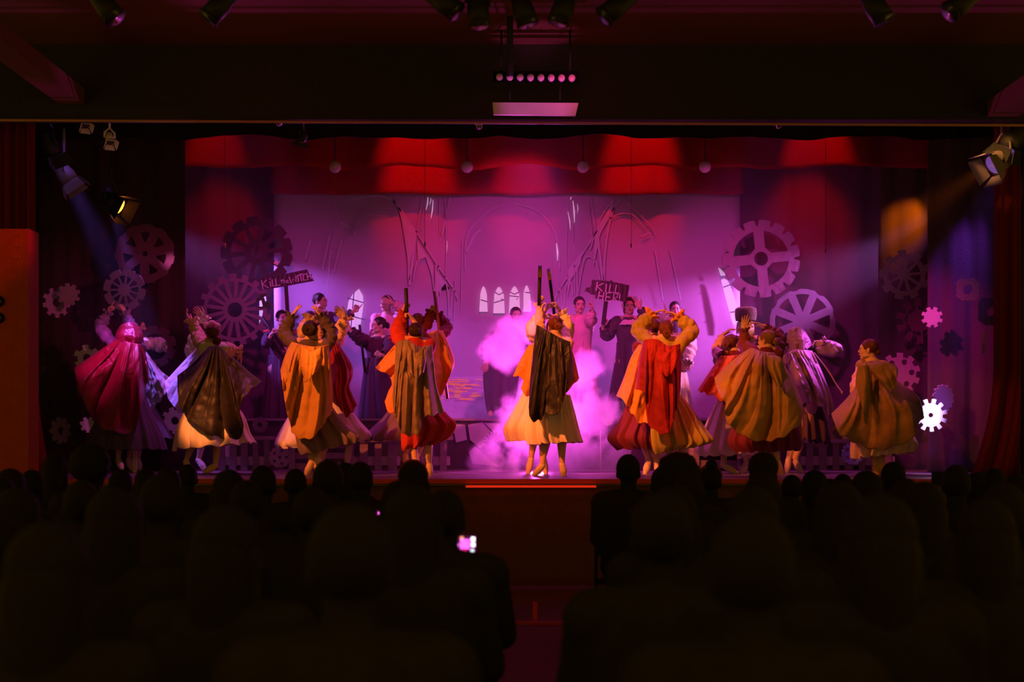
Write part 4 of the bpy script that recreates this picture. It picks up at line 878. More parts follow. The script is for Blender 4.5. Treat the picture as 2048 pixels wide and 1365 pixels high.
# --- mustard cape, white skirted partner, fur hatted man, hooded plum cape
x_ = person('bearded man in a tall fur hat behind the mustard caped dancer', 17.6, (1492, 648), (1490, 790), yaw=165, byaw=175, arms=[arm(-1, (1540, 695), (1545, 730), (1540, 742), 'relax'), arm(1, (1436, 700), (1440, 740), (1442, 752), 'relax')],
           legs=[leg(-1, (1500, 915), (1500, 941, -.1)), leg(1, (1480, 915), (1480, 941, -.1))], hair='dark', bun=False, face=True, bodice=DPUR, shoe=DPUR, s=1.08, sw=.20)
dress_arms(x_, DPUR, (.085, .08, .075, .07, .065, .06), 0, seed=2)
g = G(); H = x_['MH']; q = []
for j in range(26):
    t_ = j/25
    for i in range(60):
        a_ = 2*PI*i/60; r = (.112+.010*math.sin(PI*t_))*(1 if t_ < .8 else math.sqrt(max(.0, 1-((t_-.8)/.2)**2))*.98+.02)+.006*nz(i*.9, j*.9, 1)+.004*nz(i*2.3, j*2.1)
        g.v.append(tuple(H @ Vector((r*math.cos(a_), -.005+r*1.05*math.sin(a_), .035+.165*t_))))
g.f = [(j*60+i, j*60+(i+1) % 60, (j+1)*60+(i+1) % 60, (j+1)*60+i) for j in range(25) for i in range(60)]
o = g.build('fur_hat', mat('fur', (.13, .07, .10), 1, .9, 160, .5, sheen=.8), x_['body'])
g = G()
for i in range(26):
    u = -1+2*i/25; p0 = Vector((.058*u, .075-.02*abs(u), -.055)); L = .13-.05*abs(u)
    pts = [H @ (p0+Vector((.01*math.sin(i*2+k), .012*k-.004*k*k, -L*k/4))) for k in range(5)]; g.tube(pts, [.013, .014, .012, .009, .002], 8)
for sd in (-1, 1):
    for i in range(8): g.tube([H @ Vector((sd*(.07+.004*(i % 3)), .02-.012*i, .02)), H @ Vector((sd*.085, .02-.012*i, -.05)), H @ Vector((sd*(.08+.006*(i % 2)), .02-.014*i, -.13))], [.009, .010, .002], 7)
g.build('beard', mat('beard_white', (.85, .8, .82), .7, .4, 60, .1), x_['body'])
skirt(DPUR, x_['root'], 17.7, [(700, 1455, 1535), (800, 1452, 1530), (905, 1450, 1535)], 8, .02, 4, name='coat')

y_ = person('dancer in a plum hooded cape, elbow bent out, right of the mustard cape', 16.9, (1597, 678), (1610, 800), yaw=-150, byaw=30, shoulders=((1578, 708), (1624, 702)), arms=[arm(1, (1673, 700, 0), (1648, 686, -.03), (1628, 689), 'relax', (0, -1, 0)), arm(-1, (1566, 716), (1558, 706), (1552, 698), 'grip')],
            legs=[leg(1, (1592, 918), (1603, 946, -.05), (1600, 880)), leg(-1, (1578, 915), (1574, 944))], hair=None, bodice=DPUR, shoe=SHOE)
dress_arms(y_, PUR, (.06, .07, .08, .07, .06, .04), .03, seed=6)
stick(P(1545, 700, 16.85), P(1575, 688, 16.75), 'short end of a dark staff poking out left of the plum hood', .022, False)
skirt(DPUR, y_['root'], 17.0, [(790, 1585, 1640), (830, 1583, 1650), (880, 1580, 1660, 0, 6)], 12, .05, 7, .03)
cloth('cape', PUR, y_['root'], 16.7, [(1566, 712), (1590, 700), (1624, 702)], [(1566, 712), (1580, 770), (1600, 812)], [(1600, 812), (1628, 806), (1647, 822), (1662, 862)], [(1624, 702), (1647, 752), (1668, 815), (1662, 862)], .22, 7, .055, 41, gather=.35)
cloth('hood', PUR, y_['root'], 16.82, [(1576, 663), (1583, 656), (1599, 655), (1611, 665)], [(1576, 663), (1574, 684), (1575, 705)], [(1575, 705), (1592, 708), (1610, 700), (1623, 691)], [(1611, 665), (1620, 680), (1623, 691)], .18, 3, .035, 72, U=90, V=60, btop=.5, rough=.004)
g = G(); g.tube(bez([P(1628, 706, 16.5), P(1655, 740, 16.4), P(1672, 768, 16.35), P(1684, 785, 16.3)], 8), .008, 8); g.ell(P(1684, 786, 16.3), (.014, .014, .02)); g.build('cape_tie', PUR, y_['root'])

w_ = person('dancer with bun in a red orange cape and white skirt, left of the mustard cape', 16.5, (1464, 690), (1462, 800), yaw=40, shoulders=((1444, 716), (1490, 712)), arms=[arm(-1, (1432, 700), (1446, 670, 0), (1468, 652), 'relax', (0, 0, -1))],
            legs=[leg(-1, (1447, 925), (1474, 947, -.06)), leg(1, (1492, 922, .1), (1484, 947, .05))], hair='auburn', bodice=MAR, shoe=SHOE, bunat=(-.01, -0.112, -.01), br=.040)
dress_arms(w_, PINKC, (.06, .058, .055, .05, .05, .04), 0, seed=12)
skirt(WHT, w_['root'], 16.6, [(800, 1434, 1490), (848, 1412, 1512), (895, 1392, 1530, 0, 0), (911, 1398, 1524, 0, 0)], 15, .05, 42, .02)
cloth('cape', fabric('wool_flame', (.60, .12, .05), .6), w_['root'], 16.35, [(1442, 712), (1464, 712), (1492, 706)], [(1442, 712), (1421, 742), (1395, 781)], [(1395, 781), (1428, 795), (1450, 806), (1480, 812), (1500, 800)], [(1492, 706), (1500, 750), (1500, 800)], .2, 6, .05, 43)
v_ = person('dancer with bun in a wide mustard cape and maroon skirt, shading her eyes', 15.75, (1533, 682), (1528, 800), yaw=-50, byaw=-10, shoulders=((1506, 706), (1556, 710)), arms=[arm(-1, (1490, 690), (1487, 660, 0), (1491, 638), 'ballet', (0, -1, 0)), arm(1, (1556, 674), (1530, 654, 0), (1499, 640), 'ballet', (0, 0, -1))],
            legs=[leg(-1, (1530, 916), (1528, 950)), leg(1, (1555, 920), (1562, 952, -.04))], hair='blond', bodice=MAR, shoe=mat('tan_shoe', (.8, .4, .15), .5), bunat=(.01, -0.112, -.02), br=.040)
dress_arms(v_, fabric('sleeve_wine', (.16, .03, .05), .7), (.07, .075, .075, .07, .06, .045), .02, upto=.8, seed=44)
skirt(MAR, v_['root'], 15.85, [(800, 1480, 1580), (850, 1466, 1596), (882, 1456, 1602, 2, 8), (905, 1470, 1598, 0, -4)], 18, .045, 45, .014)
cloth('cape', MUS, v_['root'], 15.6, [(1503, 696), (1526, 704), (1548, 706)], [(1503, 696), (1472, 716), (1429, 756)], [(1429, 756), (1436, 784), (1451, 806), (1448, 829), (1463, 856), (1488, 873), (1518, 883), (1552, 880), (1577, 868), (1603, 846)], [(1548, 706), (1576, 742), (1592, 774), (1605, 812), (1603, 846)], .40, 8, .075, 46, gather=.25)
cloth('hood', MUS, v_['root'], 15.22, [(1534, 712), (1550, 712), (1562, 716)], [(1534, 712), (1537, 740), (1556, 774)], [(1556, 774), (1562, 776), (1566, 770)], [(1562, 716), (1570, 742), (1566, 770)], .12, 3, .03, 47, U=60, V=40, rough=.003, btop=.2)

# --- the lone dancer at right
z_ = person('lone dancer at the right in a brown hooded cape and pale pink skirt, looking left', 15.9, (1736, 700), (1752, 800), yaw=-72, byaw=-20, shoulders=((1722, 734), (1768, 736)), arms=[arm(-1, (1712, 776, -.12), (1720, 812, -.1), (1719, 832), 'relax', (0, 1, 0))],
            legs=[leg(-1, (1750, 930), (1754, 950, -.03)), leg(1, (1764, 926), (1770, 950))], hair='auburn', bodice=BRC, shoe=mat('tan_shoe', (.8, .4, .15), .5), face=True, bunat=(0, -0.108, -.03), br=.032)
dress_arms(z_, PINKC, (.06, .062, .065, .062, .06, .045), .03, upto=.95, seed=50)
skirt(fabric('cotton_blush', (.85, .55, .50), .85), z_['root'], 15.9, [(820, 1722, 1800), (860, 1708, 1820), (890, 1702, 1836, 0, 0), (918, 1702, 1828, 0, -12)], 17, .045, 51, .016)
cloth('cape', BRC, z_['root'], 15.78, [(1718, 732), (1742, 722), (1776, 726)], [(1718, 732), (1713, 762), (1698, 792), (1663, 828)], [(1663, 828), (1673, 858), (1691, 876), (1713, 887), (1745, 898), (1772, 898), (1796, 892), (1829, 873), (1828, 858), (1848, 836)], [(1776, 726), (1792, 760), (1836, 793), (1848, 836)], .36, 7, .06, 52, gather=.3)
cloth('hood', BRC, z_['root'], 15.42, [(1734, 728), (1760, 724), (1788, 728)], [(1734, 728), (1748, 752), (1768, 772)], [(1768, 772), (1778, 783), (1790, 776), (1795, 748)], [(1788, 728), (1795, 738), (1795, 748)], .14, 3, .03, 53, U=60, V=40, rough=.003, btop=.2)
cloth('sleeve_flap', BRC, z_['root'], 15.40, [(1716, 732), (1736, 730)], [(1716, 732), (1712, 755), (1711, 778)], [(1711, 778), (1722, 800), (1728, 840), (1735, 850)], [(1736, 730), (1741, 770), (1735, 850)], .08, 2, .02, 54, U=50, V=50, rough=.003)

# ================================================================== villagers on the platform behind
PT = PH
def villager(label, Y, head, pel, m, secs, **kw):
    d = person(label, Y, head, pel, floor=PT, bodice=m, **kw); skirt(m, d['root'], Y, [(secs[0][0]-24, secs[0][1]+1, secs[0][2]-1)]+secs, 10, .035, head[0] % 17, .006); return d
q = villager('woman in a dark dress holding a staff, violet lit, left of the ochre caped dancer', 19.2, (564, 638), (558, 740), DPUR, [(735, 536, 580), (790, 528, 590), (838, 522, 598)], yaw=150, byaw=160, face=True, hair='dark', bun=False, long=False,
             arms=[arm(1, (533, 688), (541, 672, -.12), (546, 663), 'grip', (1, 0, 0)), arm(-1, (596, 690), (580, 700, -.15), (570, 700), 'grip', (-1, 0, 0))])
dress_arms(q, DPUR, cuff=0, seed=2); stick(P(524, 634, 18.9), P(573, 706, 18.95), 'slanting staff held by the violet lit woman at left', .020, False)
g = G()
for sgn, S in ((-1, q['SL']), (1, q['SR'])): g.ell(S+Vector((0, -.02, .03)), (.08, .07, .035))
G().build('epaulette', mat('epaulette_red', (.55, .05, .05), .6), q['root'], True, remesh(g, .01, 1))
q = villager('man with short dark hair pointing right, dim behind the ochre caped pair', 19.4, (640, 604), (640, 730), DPUR, [(725, 610, 670), (790, 608, 675), (838, 606, 680)], yaw=110, byaw=150, face=True, bun=False,
             arms=[arm(-1, (682, 642), (706, 624, -.05), (716, 612), 'point', (0, -1, 0)), arm(1, (600, 680), (606, 720), (608, 732), 'relax')]); dress_arms(q, DPUR, cuff=0, seed=3)
q = villager('woman in a dark cloak facing left with arm raised, between the ochre and grey capes', 19.1, (757, 652), (752, 745), DPUR, [(740, 728, 778), (790, 722, 790), (838, 718, 800)], yaw=-120, byaw=-160, face=True, bun=True,
             arms=[arm(1, (718, 678), (700, 660, -.1), (692, 650), 'open', (0, -1, 0)), arm(-1, (782, 700), (765, 712, -.2), (752, 706), 'grip')]); dress_arms(q, DPUR, (.08, .085, .085, .075, .07, .06), 0, seed=4)
stick(P(719, 650, 18.9), P(730, 745, 19.0), 'upright staff before the dark cloaked woman facing left', .018, False)
G().build('epaulette', mat('epaulette_red', (.55, .05, .05), .6), q['root'], True, remesh(G().ell(q['SR']+Vector((0, -.03, .03)), (.09, .07, .035)).ell(q['SL']+Vector((0, -.03, .03)), (.08, .07, .035)), .01, 1))
q = villager('person shading their brow with a pink sleeved arm, above the dark cloaked woman', 19.5, (773, 608), (775, 730), PINKC, [(725, 755, 800), (790, 750, 805), (838, 748, 808)], yaw=-150, byaw=180, face=True, bun=False,
             arms=[arm(-1, (803, 618, -.15), (785, 606, -.06), (766, 600), 'open', (0, -1, 0)), arm(1, (750, 690), (752, 720), (752, 735), 'relax')]); dress_arms(q, PINKC, (.07, .075, .075, .07, .06, .05), 0, seed=5)
q = villager('barefoot person in a dark ragged cloak half lost in the pink smoke', 19.0, (1032, 632), (1005, 745), DRK, [(730, 966, 1040), (780, 968, 1034), (818, 975, 1026, 10, -10)], yaw=170, byaw=180, face=True,
             arms=[arm(1, (972, 690), (972, 725), (972, 742), 'relax'), arm(-1, (1046, 690), (1048, 725), (1048, 742), 'relax')], legs=[leg(1, (985, 815), (980, 832, -.15)), leg(-1, (1010, 815), (1012, 833, -.15))]); dress_arms(q, DRK, cuff=0, seed=6)
q = villager('woman in a pink dress pointing up at the KILL HER sign, facing out', 19.0, (1159, 611), (1167, 715), PINKC, [(700, 1144, 1184), (760, 1137, 1192), (832, 1132, 1202)], yaw=172, byaw=170, face=True, bun=False,
             arms=[arm(-1, (1180, 640), (1185, 622, -.05), (1184, 600), 'point', (-1, 0, 0)), arm(1, (1142, 690), (1146, 722), (1148, 736), 'relax')]); dress_arms(q, PINKC, (.075, .078, .075, .065, .06, .05), 0, seed=7)
q = villager('woman in a dark dress with white lace collar, holding up the KILL HER sign', 18.9, (1258, 613), (1252, 725), DRK, [(710, 1232, 1276), (770, 1222, 1286), (832, 1212, 1296)], yaw=178, byaw=175, face=True, bun=False, long=True,
             arms=[arm(1, (1213, 672, -.05), (1206, 655, -.08), (1208, 640), 'grip', (1, 0, 0)), arm(-1, (1292, 640, 0), (1280, 616, -.05), (1272, 604), 'open', (0, -1, 0))]); dress_arms(q, DRK, (.085, .085, .08, .07, .06, .05), 0, seed=8)
g = G(); K = 90      # lace collar
for j in range(8):
    for i in range(K):
        a = 2*PI*i/K; r = .065+.105*j/7; g.v.append(tuple(q['nb']+Vector(((r+.008*math.sin(a*14)*j/7)*math.cos(a)*1.05, -.01-.8*(r+.006*math.sin(a*14)*j/7)*math.sin(a), .02-.012*j-.004*math.sin(a*14)*j/7-(.02*j/7 if math.sin(a) > 0 else 0)))))
g.f = [(j*K+i, (j+1)*K+i, (j+1)*K+(i+1) % K, j*K+(i+1) % K) for j in range(7) for i in range(K)]
g.build('lace_collar', mat('lace', (.85, .75, .78), .8, .5, 120, .2), q['root'], solid=.004)
g = G(); H = q['MH']; g.tube([H @ Vector((-.085, 0, -.03)), H @ Vector((-.075, -.01, .07)), H @ Vector((0, -.015, .132)), H @ Vector((.075, -.01, .07)), H @ Vector((.085, 0, -.03))], .012, 8)
for i in range(9): g.ell(H @ Vector((.088*math.cos(PI*i/8), -.005, .02+.115*math.sin(PI*i/8))), (.018, .012, .016), 10)
g.build('bonnet', mat('lace', (.85, .75, .78)), q['body'])
q = villager('person in the back row whose face shows above the white bonnet', 19.6, (1350, 620), (1350, 740), DRK, [(735, 1325, 1378), (790, 1322, 1380), (838, 1320, 1382)], yaw=180, face=True, bun=False,
             arms=[arm(1, (1322, 690), (1322, 720), (1322, 735), 'relax'), arm(-1, (1376, 690), (1376, 720), (1376, 735), 'relax')]); dress_arms(q, DRK, cuff=0, seed=9)
s_ = person('woman in white dress and bonnet behind the ring of olive sleeved arms', 18.3, (1335, 646), (1346, 760), yaw=160, byaw=175, face=True, hair='dark', bun=False, floor=STAGE+.32, bodice=WHT, legs=[],
            arms=[arm(-1, (1380, 690, -.05), (1376, 722, -.1), (1366, 738), 'relax'), arm(1, (1318, 700), (1320, 730), (1326, 742), 'relax')])
dress_arms(s_, WHT, (.085, .09, .095, .085, .08, .05), .03, seed=10)
skirt(WHT, s_['root'], 18.3, [(745, 1322, 1374), (810, 1315, 1384), (880, 1305, 1390)], 12, .03, 14)
g = G(); H = s_['MH']; g.ell((0, -.03, .045), (.105, .10, .105), 30); g.v = [tuple(H @ (Vector(v)*(1+.03*math.sin(v[0]*90)))) for v in g.v]
g.tube([H @ Vector((.095*math.sin(a/10*PI-PI/2), .045, .03+.10*math.cos(a/10*PI-PI/2))) for a in range(11)], .016, 8); g.caps(H @ Vector((.01, .0, .13)), H @ Vector((.06, .02, .245)), .022, .006)
g.build('bonnet', WHT, s_['body'])

# ------------------------------------------------------------------ the two painted boards
def letters(board, m, Y, segs, wpx):
    for name, strokes in segs:
        g = G()
        for st in strokes: ribbon(g, [P(a, b, Y) for a, b in st], wpx*Y/F)
        g.build('letter_'+name, m, board, False, solid=.002)
BRD = mat('sign_board', (.09, .045, .06), .85, .3, 5, .4, kind='wave'); LET = mat('sign_letters', (.80, .66, .78), .8)
Ys = 18.68; t = empty('protest_sign', P(1210, 600, Ys)); tag(t, 'jagged dark board reading KILL HER! on a pole', 'sign')
def board(pts, Y, par, m=BRD):
    g = G(); q = [P(a, b, Y) for a, b in pts]; n = len(q); g.add(q+[v+Vector((0, .02, 0)) for v in q], [tuple(range(n)), tuple(range(2*n-1, n-1, -1))]+[(i, i+n, (i+1) % n+n, (i+1) % n) for i in range(n)]); return g.build('board', m, par, False)
board([(1184, 560), (1200, 561), (1219, 563), (1222, 560), (1226, 564), (1259, 571), (1256, 590), (1253, 604), (1222, 600), (1216, 604), (1208, 600), (1190, 597), (1191, 590), (1182, 589), (1176, 584), (1169, 583), (1172, 576), (1180, 575), (1183, 570)], Ys, t)
G().box(P(1210, 620, Ys+.03), (.055, .02, .40), Matrix.Rotation(.12, 4, 'Y')).build('pole', mat('sign_pole', (.06, .03, .04), .8), t, False)
letters(t, LET, Ys-.008, [('k', [[(1195, 564), (1192, 582)], [(1207, 567), (1194, 573), (1205, 583)]]), ('i', [[(1213, 568), (1211, 585)]]), ('l', [[(1221, 569), (1218, 585), (1227, 585)]]), ('l', [[(1233, 570), (1230, 585), (1239, 587)]]),
    ('h', [[(1199, 583), (1196, 599)], [(1208, 585), (1205, 601)], [(1197, 592), (1207, 593)]]), ('e', [[(1222, 586), (1213, 586), (1211, 602), (1221, 603)], [(1212, 594), (1220, 595)]]), ('r', [[(1226, 602), (1228, 587), (1236, 589), (1234, 595), (1227, 595), (1235, 604)]]), ('exclamation', [[(1240, 589), (1239, 598)], [(1238.6, 600.5), (1238.4, 603)]])], 2.0)
Yk = 19.05; t = empty('protest_sign', P(572, 560, Yk)); tag(t, 'long dark tilted board reading KILL the WITCH', 'sign')
board([(521, 556), (538, 553), (556, 551), (614, 539), (618, 549), (624, 549), (622, 553), (628, 562), (600, 567), (570, 573), (545, 577), (523, 580), (519, 568)], Yk, t)
G().box(P(574, 606, Yk+.03), (.05, .02, .55), Matrix.Rotation(-.06, 4, 'Y')).build('pole', mat('sign_pole', (.06, .03, .04), .8), t, False)
letters(t, LET, Yk-.008, [('k', [[(523, 561), (526, 579)], [(533, 560), (525, 569), (537, 576)]]), ('i', [[(540, 563), (542, 574)], [(539, 557), (539.5, 559)]]), ('l', [[(544, 559), (546, 573), (552, 571)]]), ('l', [[(551, 558), (553, 572), (560, 570)]]),
    ('w', [[(578, 554), (583, 567), (586, 558), (592, 564), (592, 551)]]), ('i', [[(595, 551), (597, 564)]]), ('t', [[(596, 551), (606, 548)], [(601, 550), (603, 563)]]), ('c', [[(611, 548), (606, 551), (607, 561), (613, 560)]]), ('h', [[(613, 546), (616, 560)], [(619, 545), (622, 558)], [(615, 554), (620, 552)]])], 2.0)
letters(t, LET, Yk-.008, [('t', [[(563, 559), (564, 567)], [(560, 562), (567, 561)]]), ('h', [[(567, 558), (568, 567)], [(568, 563), (571, 562), (572, 566)]]), ('e', [[(573, 563), (577, 562), (575, 560), (573, 563), (574, 566), (578, 565)]])], 1.2)
o = tag(G().box(P(553, 526, 18.9), (.06, .02, .05), Matrix.Rotation(.5, 4, 'Y')).build('paper_scrap', mat('paper', (.8, .7, .6), .8), smooth=False), 'small pale scrap above the KILL the WITCH board', 'paper'); 
spot((-4.6, 17.0, 3.6), P(640, 570, 19.0), (1, .2, .7), 60, 22, 1.0)

# ------------------------------------------------------------------ smoke
m = bpy.data.materials.new('stage_haze'); m.use_nodes = True; nt = m.node_tree; nt.nodes.clear()
_o = nt.nodes.new('ShaderNodeOutputMaterial'); _v = nt.nodes.new('ShaderNodeVolumeScatter'); _v.inputs['Density'].default_value = .015; _v.inputs['Anisotropy'].default_value = 0.0; nt.links.new(_v.outputs[0], _o.inputs['Volume'])
tag(G().box((0, 18.75, 3.95), (13.6, 3.2, 5.85)).box((5.4, 16.59, 3.95), (2.4, 1.08, 5.85)).box((-5.4, 16.59, 3.95), (2.4, 1.08, 5.85)).build('stage_haze', m, smooth=False), 'thin theatrical haze over the stage that shows the coloured beams', 'haze', kind='stuff')
def smoke(name, c, d, balls, dens, label):
    g = G(); g.ell(c, tuple(k/2 for k in d), 24); m = bpy.data.materials.new(name); m.use_nodes = True; nt = m.node_tree; nt.nodes.clear()
    out = nt.nodes.new('ShaderNodeOutputMaterial'); vs = nt.nodes.new('ShaderNodeVolumeScatter'); vs.inputs['Color'].default_value = (1, .93, 1, 1); vs.inputs['Anisotropy'].default_value = .2
    nt.links.new(vs.outputs[0], out.inputs['Volume']); ge = nt.nodes.new('ShaderNodeNewGeometry')
    n = nt.nodes.new('ShaderNodeTexNoise'); n.inputs['Scale'].default_value = 3.4; n.inputs['Detail'].default_value = 5; n.inputs['Roughness'].default_value = .62; nt.links.new(ge.outputs['Position'], n.inputs['Vector'])
    def math_(op, a, b=None):
        k = nt.nodes.new('ShaderNodeMath'); k.operation = op
        for i, x in enumerate((a, b)):
            if x is None: continue
            if isinstance(x, (int, float)): k.inputs[i].default_value = x
            else: nt.links.new(x, k.inputs[i])
        return k.outputs[0]
    tot = None
    for (px, py, Y, r, wt) in balls:
        v = nt.nodes.new('ShaderNodeVectorMath'); v.operation = 'DISTANCE'; nt.links.new(ge.outputs['Position'], v.inputs[0]); v.inputs[1].default_value = P(px, py, Y)
        q = math_('SUBTRACT', 1.0, math_('DIVIDE', v.outputs['Value'], r)); q = math_('MULTIPLY', math_('MAXIMUM', q, 0.0), wt); tot = q if tot is None else math_('MAXIMUM', tot, q)
    q = math_('ADD', tot, math_('MULTIPLY', math_('SUBTRACT', n.outputs[0], .5), 2.4))
    q = math_('SUBTRACT', q, .22); q = math_('MAXIMUM', q, 0.0); q = math_('MINIMUM', q, .8)
    mask = math_('MINIMUM', math_('MULTIPLY', tot, 6.0), 1.0); q = math_('MULTIPLY', q, mask)
    nt.links.new(math_('MULTIPLY', q, dens), vs.inputs['Density'])
    o = g.build(name, m); tag(o, label, 'smoke', kind='stuff'); return o
smoke('smoke', P(1085, 790, 17.35), (2.5, 1.35, 2.9), [(1015, 690, 17.3, .42, 1.0), (1060, 655, 17.4, .36, .8), (1165, 745, 17.35, .34, 1.0), (1190, 830, 17.3, .42, 1.0), (1040, 860, 17.2, .5, .8), (1130, 910, 17.1, .62, .9), (1230, 920, 17.2, .5, .7), (1000, 925, 17.2, .45, .6), (1100, 780, 17.5, .5, .7)], 10, 'bright pink smoke billowing behind the centre pair')

# ================================================================== audience
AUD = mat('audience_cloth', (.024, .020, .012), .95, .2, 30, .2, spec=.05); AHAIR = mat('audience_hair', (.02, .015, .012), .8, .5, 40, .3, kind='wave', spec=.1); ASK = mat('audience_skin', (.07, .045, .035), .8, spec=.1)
def aud_template():
    g = G(); g.ell((0, 0, 1.15), (.074, .092, .10), 20); g.ell((0, .04, 1.09), (.055, .055, .075)); g.caps((0, -.01, 1.08), (0, -.015, .98), .052, .06)
    for s in (-1, 1):
        g.ell((s*.076, -.005, 1.125), (.012, .02, .033)); g.caps((0, -.01, .97), (s*.17, -.01, .92), .06, .075); g.caps((s*.17, -.01, .92), (s*.22, .08, .68), .062, .05); g.caps((s*.22, .08, .68), (s*.12, .30, .60), .048, .035)
        g.ell((s*.10, .33, .60), (.04, .05, .02)); g.caps((s*.10, 0, .50), (s*.12, .42, .50), .10, .075); g.caps((s*.12, .42, .50), (s*.12, .45, .10), .07, .045); g.caps((s*.12, .44, .06), (s*.13, .60, .045), .045, .035)
        for k in range(4): g.caps((s*(.08+.018*k), .36, .605), (s*(.07+.02*k), .43, .595), .011, .009, 8)
    g.caps((0, -.01, .90), (0, 0, .52), .135, .145); g.caps((-.09, -.01, .86), (-.05, 0, .55), .10, .12); g.caps((.09, -.01, .86), (.05, 0, .55), .10, .12)
    return remesh(g, .013, 2)
AM = aud_template(); 
for p in AM.polygons: p.use_smooth = True
def gmesh(f):
    g = G(); f(g); me = g.raw('x')
    for p in me.polygons: p.use_smooth = True
    return me
def hshort(g): g.ell((0, -.014, 1.165), (.081, .098, .098), 24)
def hlong(g): g.ell((0, -.016, 1.165), (.088, .102, .10), 24); me = g; g.caps((0, -.05, 1.12), (0, -.075, .95), .085, .07); g.caps((-.05, -.02, 1.12), (-.06, -.03, .98), .05, .04); g.caps((.05, -.02, 1.12), (.06, -.03, .98), .05, .04)
def hbun(g): g.ell((0, -.014, 1.165), (.082, .098, .096), 24); g.ell((0, -.06, 1.27), (.045, .045, .04), 16)
def hafro(g):
    g.ell((0, -.02, 1.175), (.115, .12, .115), 30); g.v = [tuple(Vector(v)+Vector((0, -.02, 1.175)).normalized()*0+(Vector(v)-Vector((0, -.02, 1.175)))*.10*nz(v[0]*40, v[1]*40, v[2]*40)) for v in g.v]
HM = {k: gmesh(f) for k, f in (('short', hshort), ('long', hlong), ('bun', hbun), ('afro', hafro))}
for m in HM.values(): m.materials.append(AHAIR)
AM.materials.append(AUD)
def sweater(g):
    g.caps((0, -.01, .88), (0, 0, .50), .155, .165); g.caps((0, -.01, .95), (0, -.01, .88), .09, .15)
    for s in (-1, 1): g.caps((0, -.015, .965), (s*.17, -.01, .925), .068, .09); g.caps((s*.09, -.01, .86), (s*.05, 0, .52), .12, .14); g.caps((s*.175, -.01, .92), (s*.222, .08, .68), .078, .064); g.caps((s*.222, .08, .68), (s*.15, .24, .615), .062, .05)
_g = G(); sweater(_g); SWM = remesh(_g, .016, 2)
for p in SWM.polygons: p.use_smooth = True
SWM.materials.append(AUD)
_g = G(); _g.box((0, .12, .395), (.42, .42, .03)); _g.box((0, -.17, .66), (.40, .02, .16))
for sx in (-.19, .19):
    _g.tube([(sx, .31, 0), (sx, .31, .39)], .012, 8); _g.tube([(sx, -.19, 0), (sx, -.17, .39), (sx, -.17, .74)], .012, 8)
CHM = _g.raw('hall_chair'); CHM.materials.append(AUD); SAT = []
def sitter(px, top, wpx, label, hair='short', yaw=0, cap=False, band=False, group='audience seen from behind'):
    """head width in pixels gives the distance; the height puts the crown on its row"""
    best = None
    for k in range(27):
        c_ = .86+.01*k; Y = (CZ-1.262*c_)*F/(top-HY)
        if not 2.7 < Y < 13.3: continue
        x = X(px, Y); hit = any(abs(x-a) < .50 and abs(Y-b) < .66 for a, b in SAT)
        e = abs(.172*c_*F/Y-wpx)/wpx+(5 if hit else 0)
        if best is None or e < best[0]: best = (e, c_, Y, x)
    if best is None or (best[0] > 5 and group.startswith('unlit')): return
    e, sc, Y, x = best; SAT.append((x, Y))
    r = empty('audience_member', (x, Y, 0)); tag(r, label, 'person', group); r.rotation_euler.z = -math.radians(yaw); r.scale = (sc, sc, sc)
    h = bpy.data.objects.new('hall_chair', CHM); COL.objects.link(h); h.location = (x, Y, 0); h.rotation_euler.z = r.rotation_euler.z; h.scale = (sc, sc, sc)
    tag(h, 'dark hall chair under a seated audience member, lost in the black', 'chair', 'hall chairs under the audience')
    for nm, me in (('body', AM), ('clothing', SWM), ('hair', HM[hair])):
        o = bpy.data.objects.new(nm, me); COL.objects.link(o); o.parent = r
    if cap:
        g = G(); g.ell((0, -.005, 1.19), (.09, .105, .09), 24); g.add([(x_, y_, 1.20) for x_, y_ in ((-.07, .07), (.07, .07), (.06, .19), (0, .21), (-.06, .19))], [(0, 1, 2, 3, 4)])
        me = g.raw('cap'); me.materials.append(AHAIR); o = bpy.data.objects.new('cap', me); COL.objects.link(o); o.parent = r; q = o.modifiers.new('t', 'SOLIDIFY'); q.thickness = .006
    if band:
        g = G(); g.tube([(.086*math.cos(a*PI/12), .01, 1.17+.1*math.sin(a*PI/12)) for a in range(13)], .008, 8); me = g.raw('b'); me.materials.append(mat('hairband', (.25, .03, .03), .5)); o = bpy.data.objects.new('headband', me); COL.objects.link(o); o.parent = r
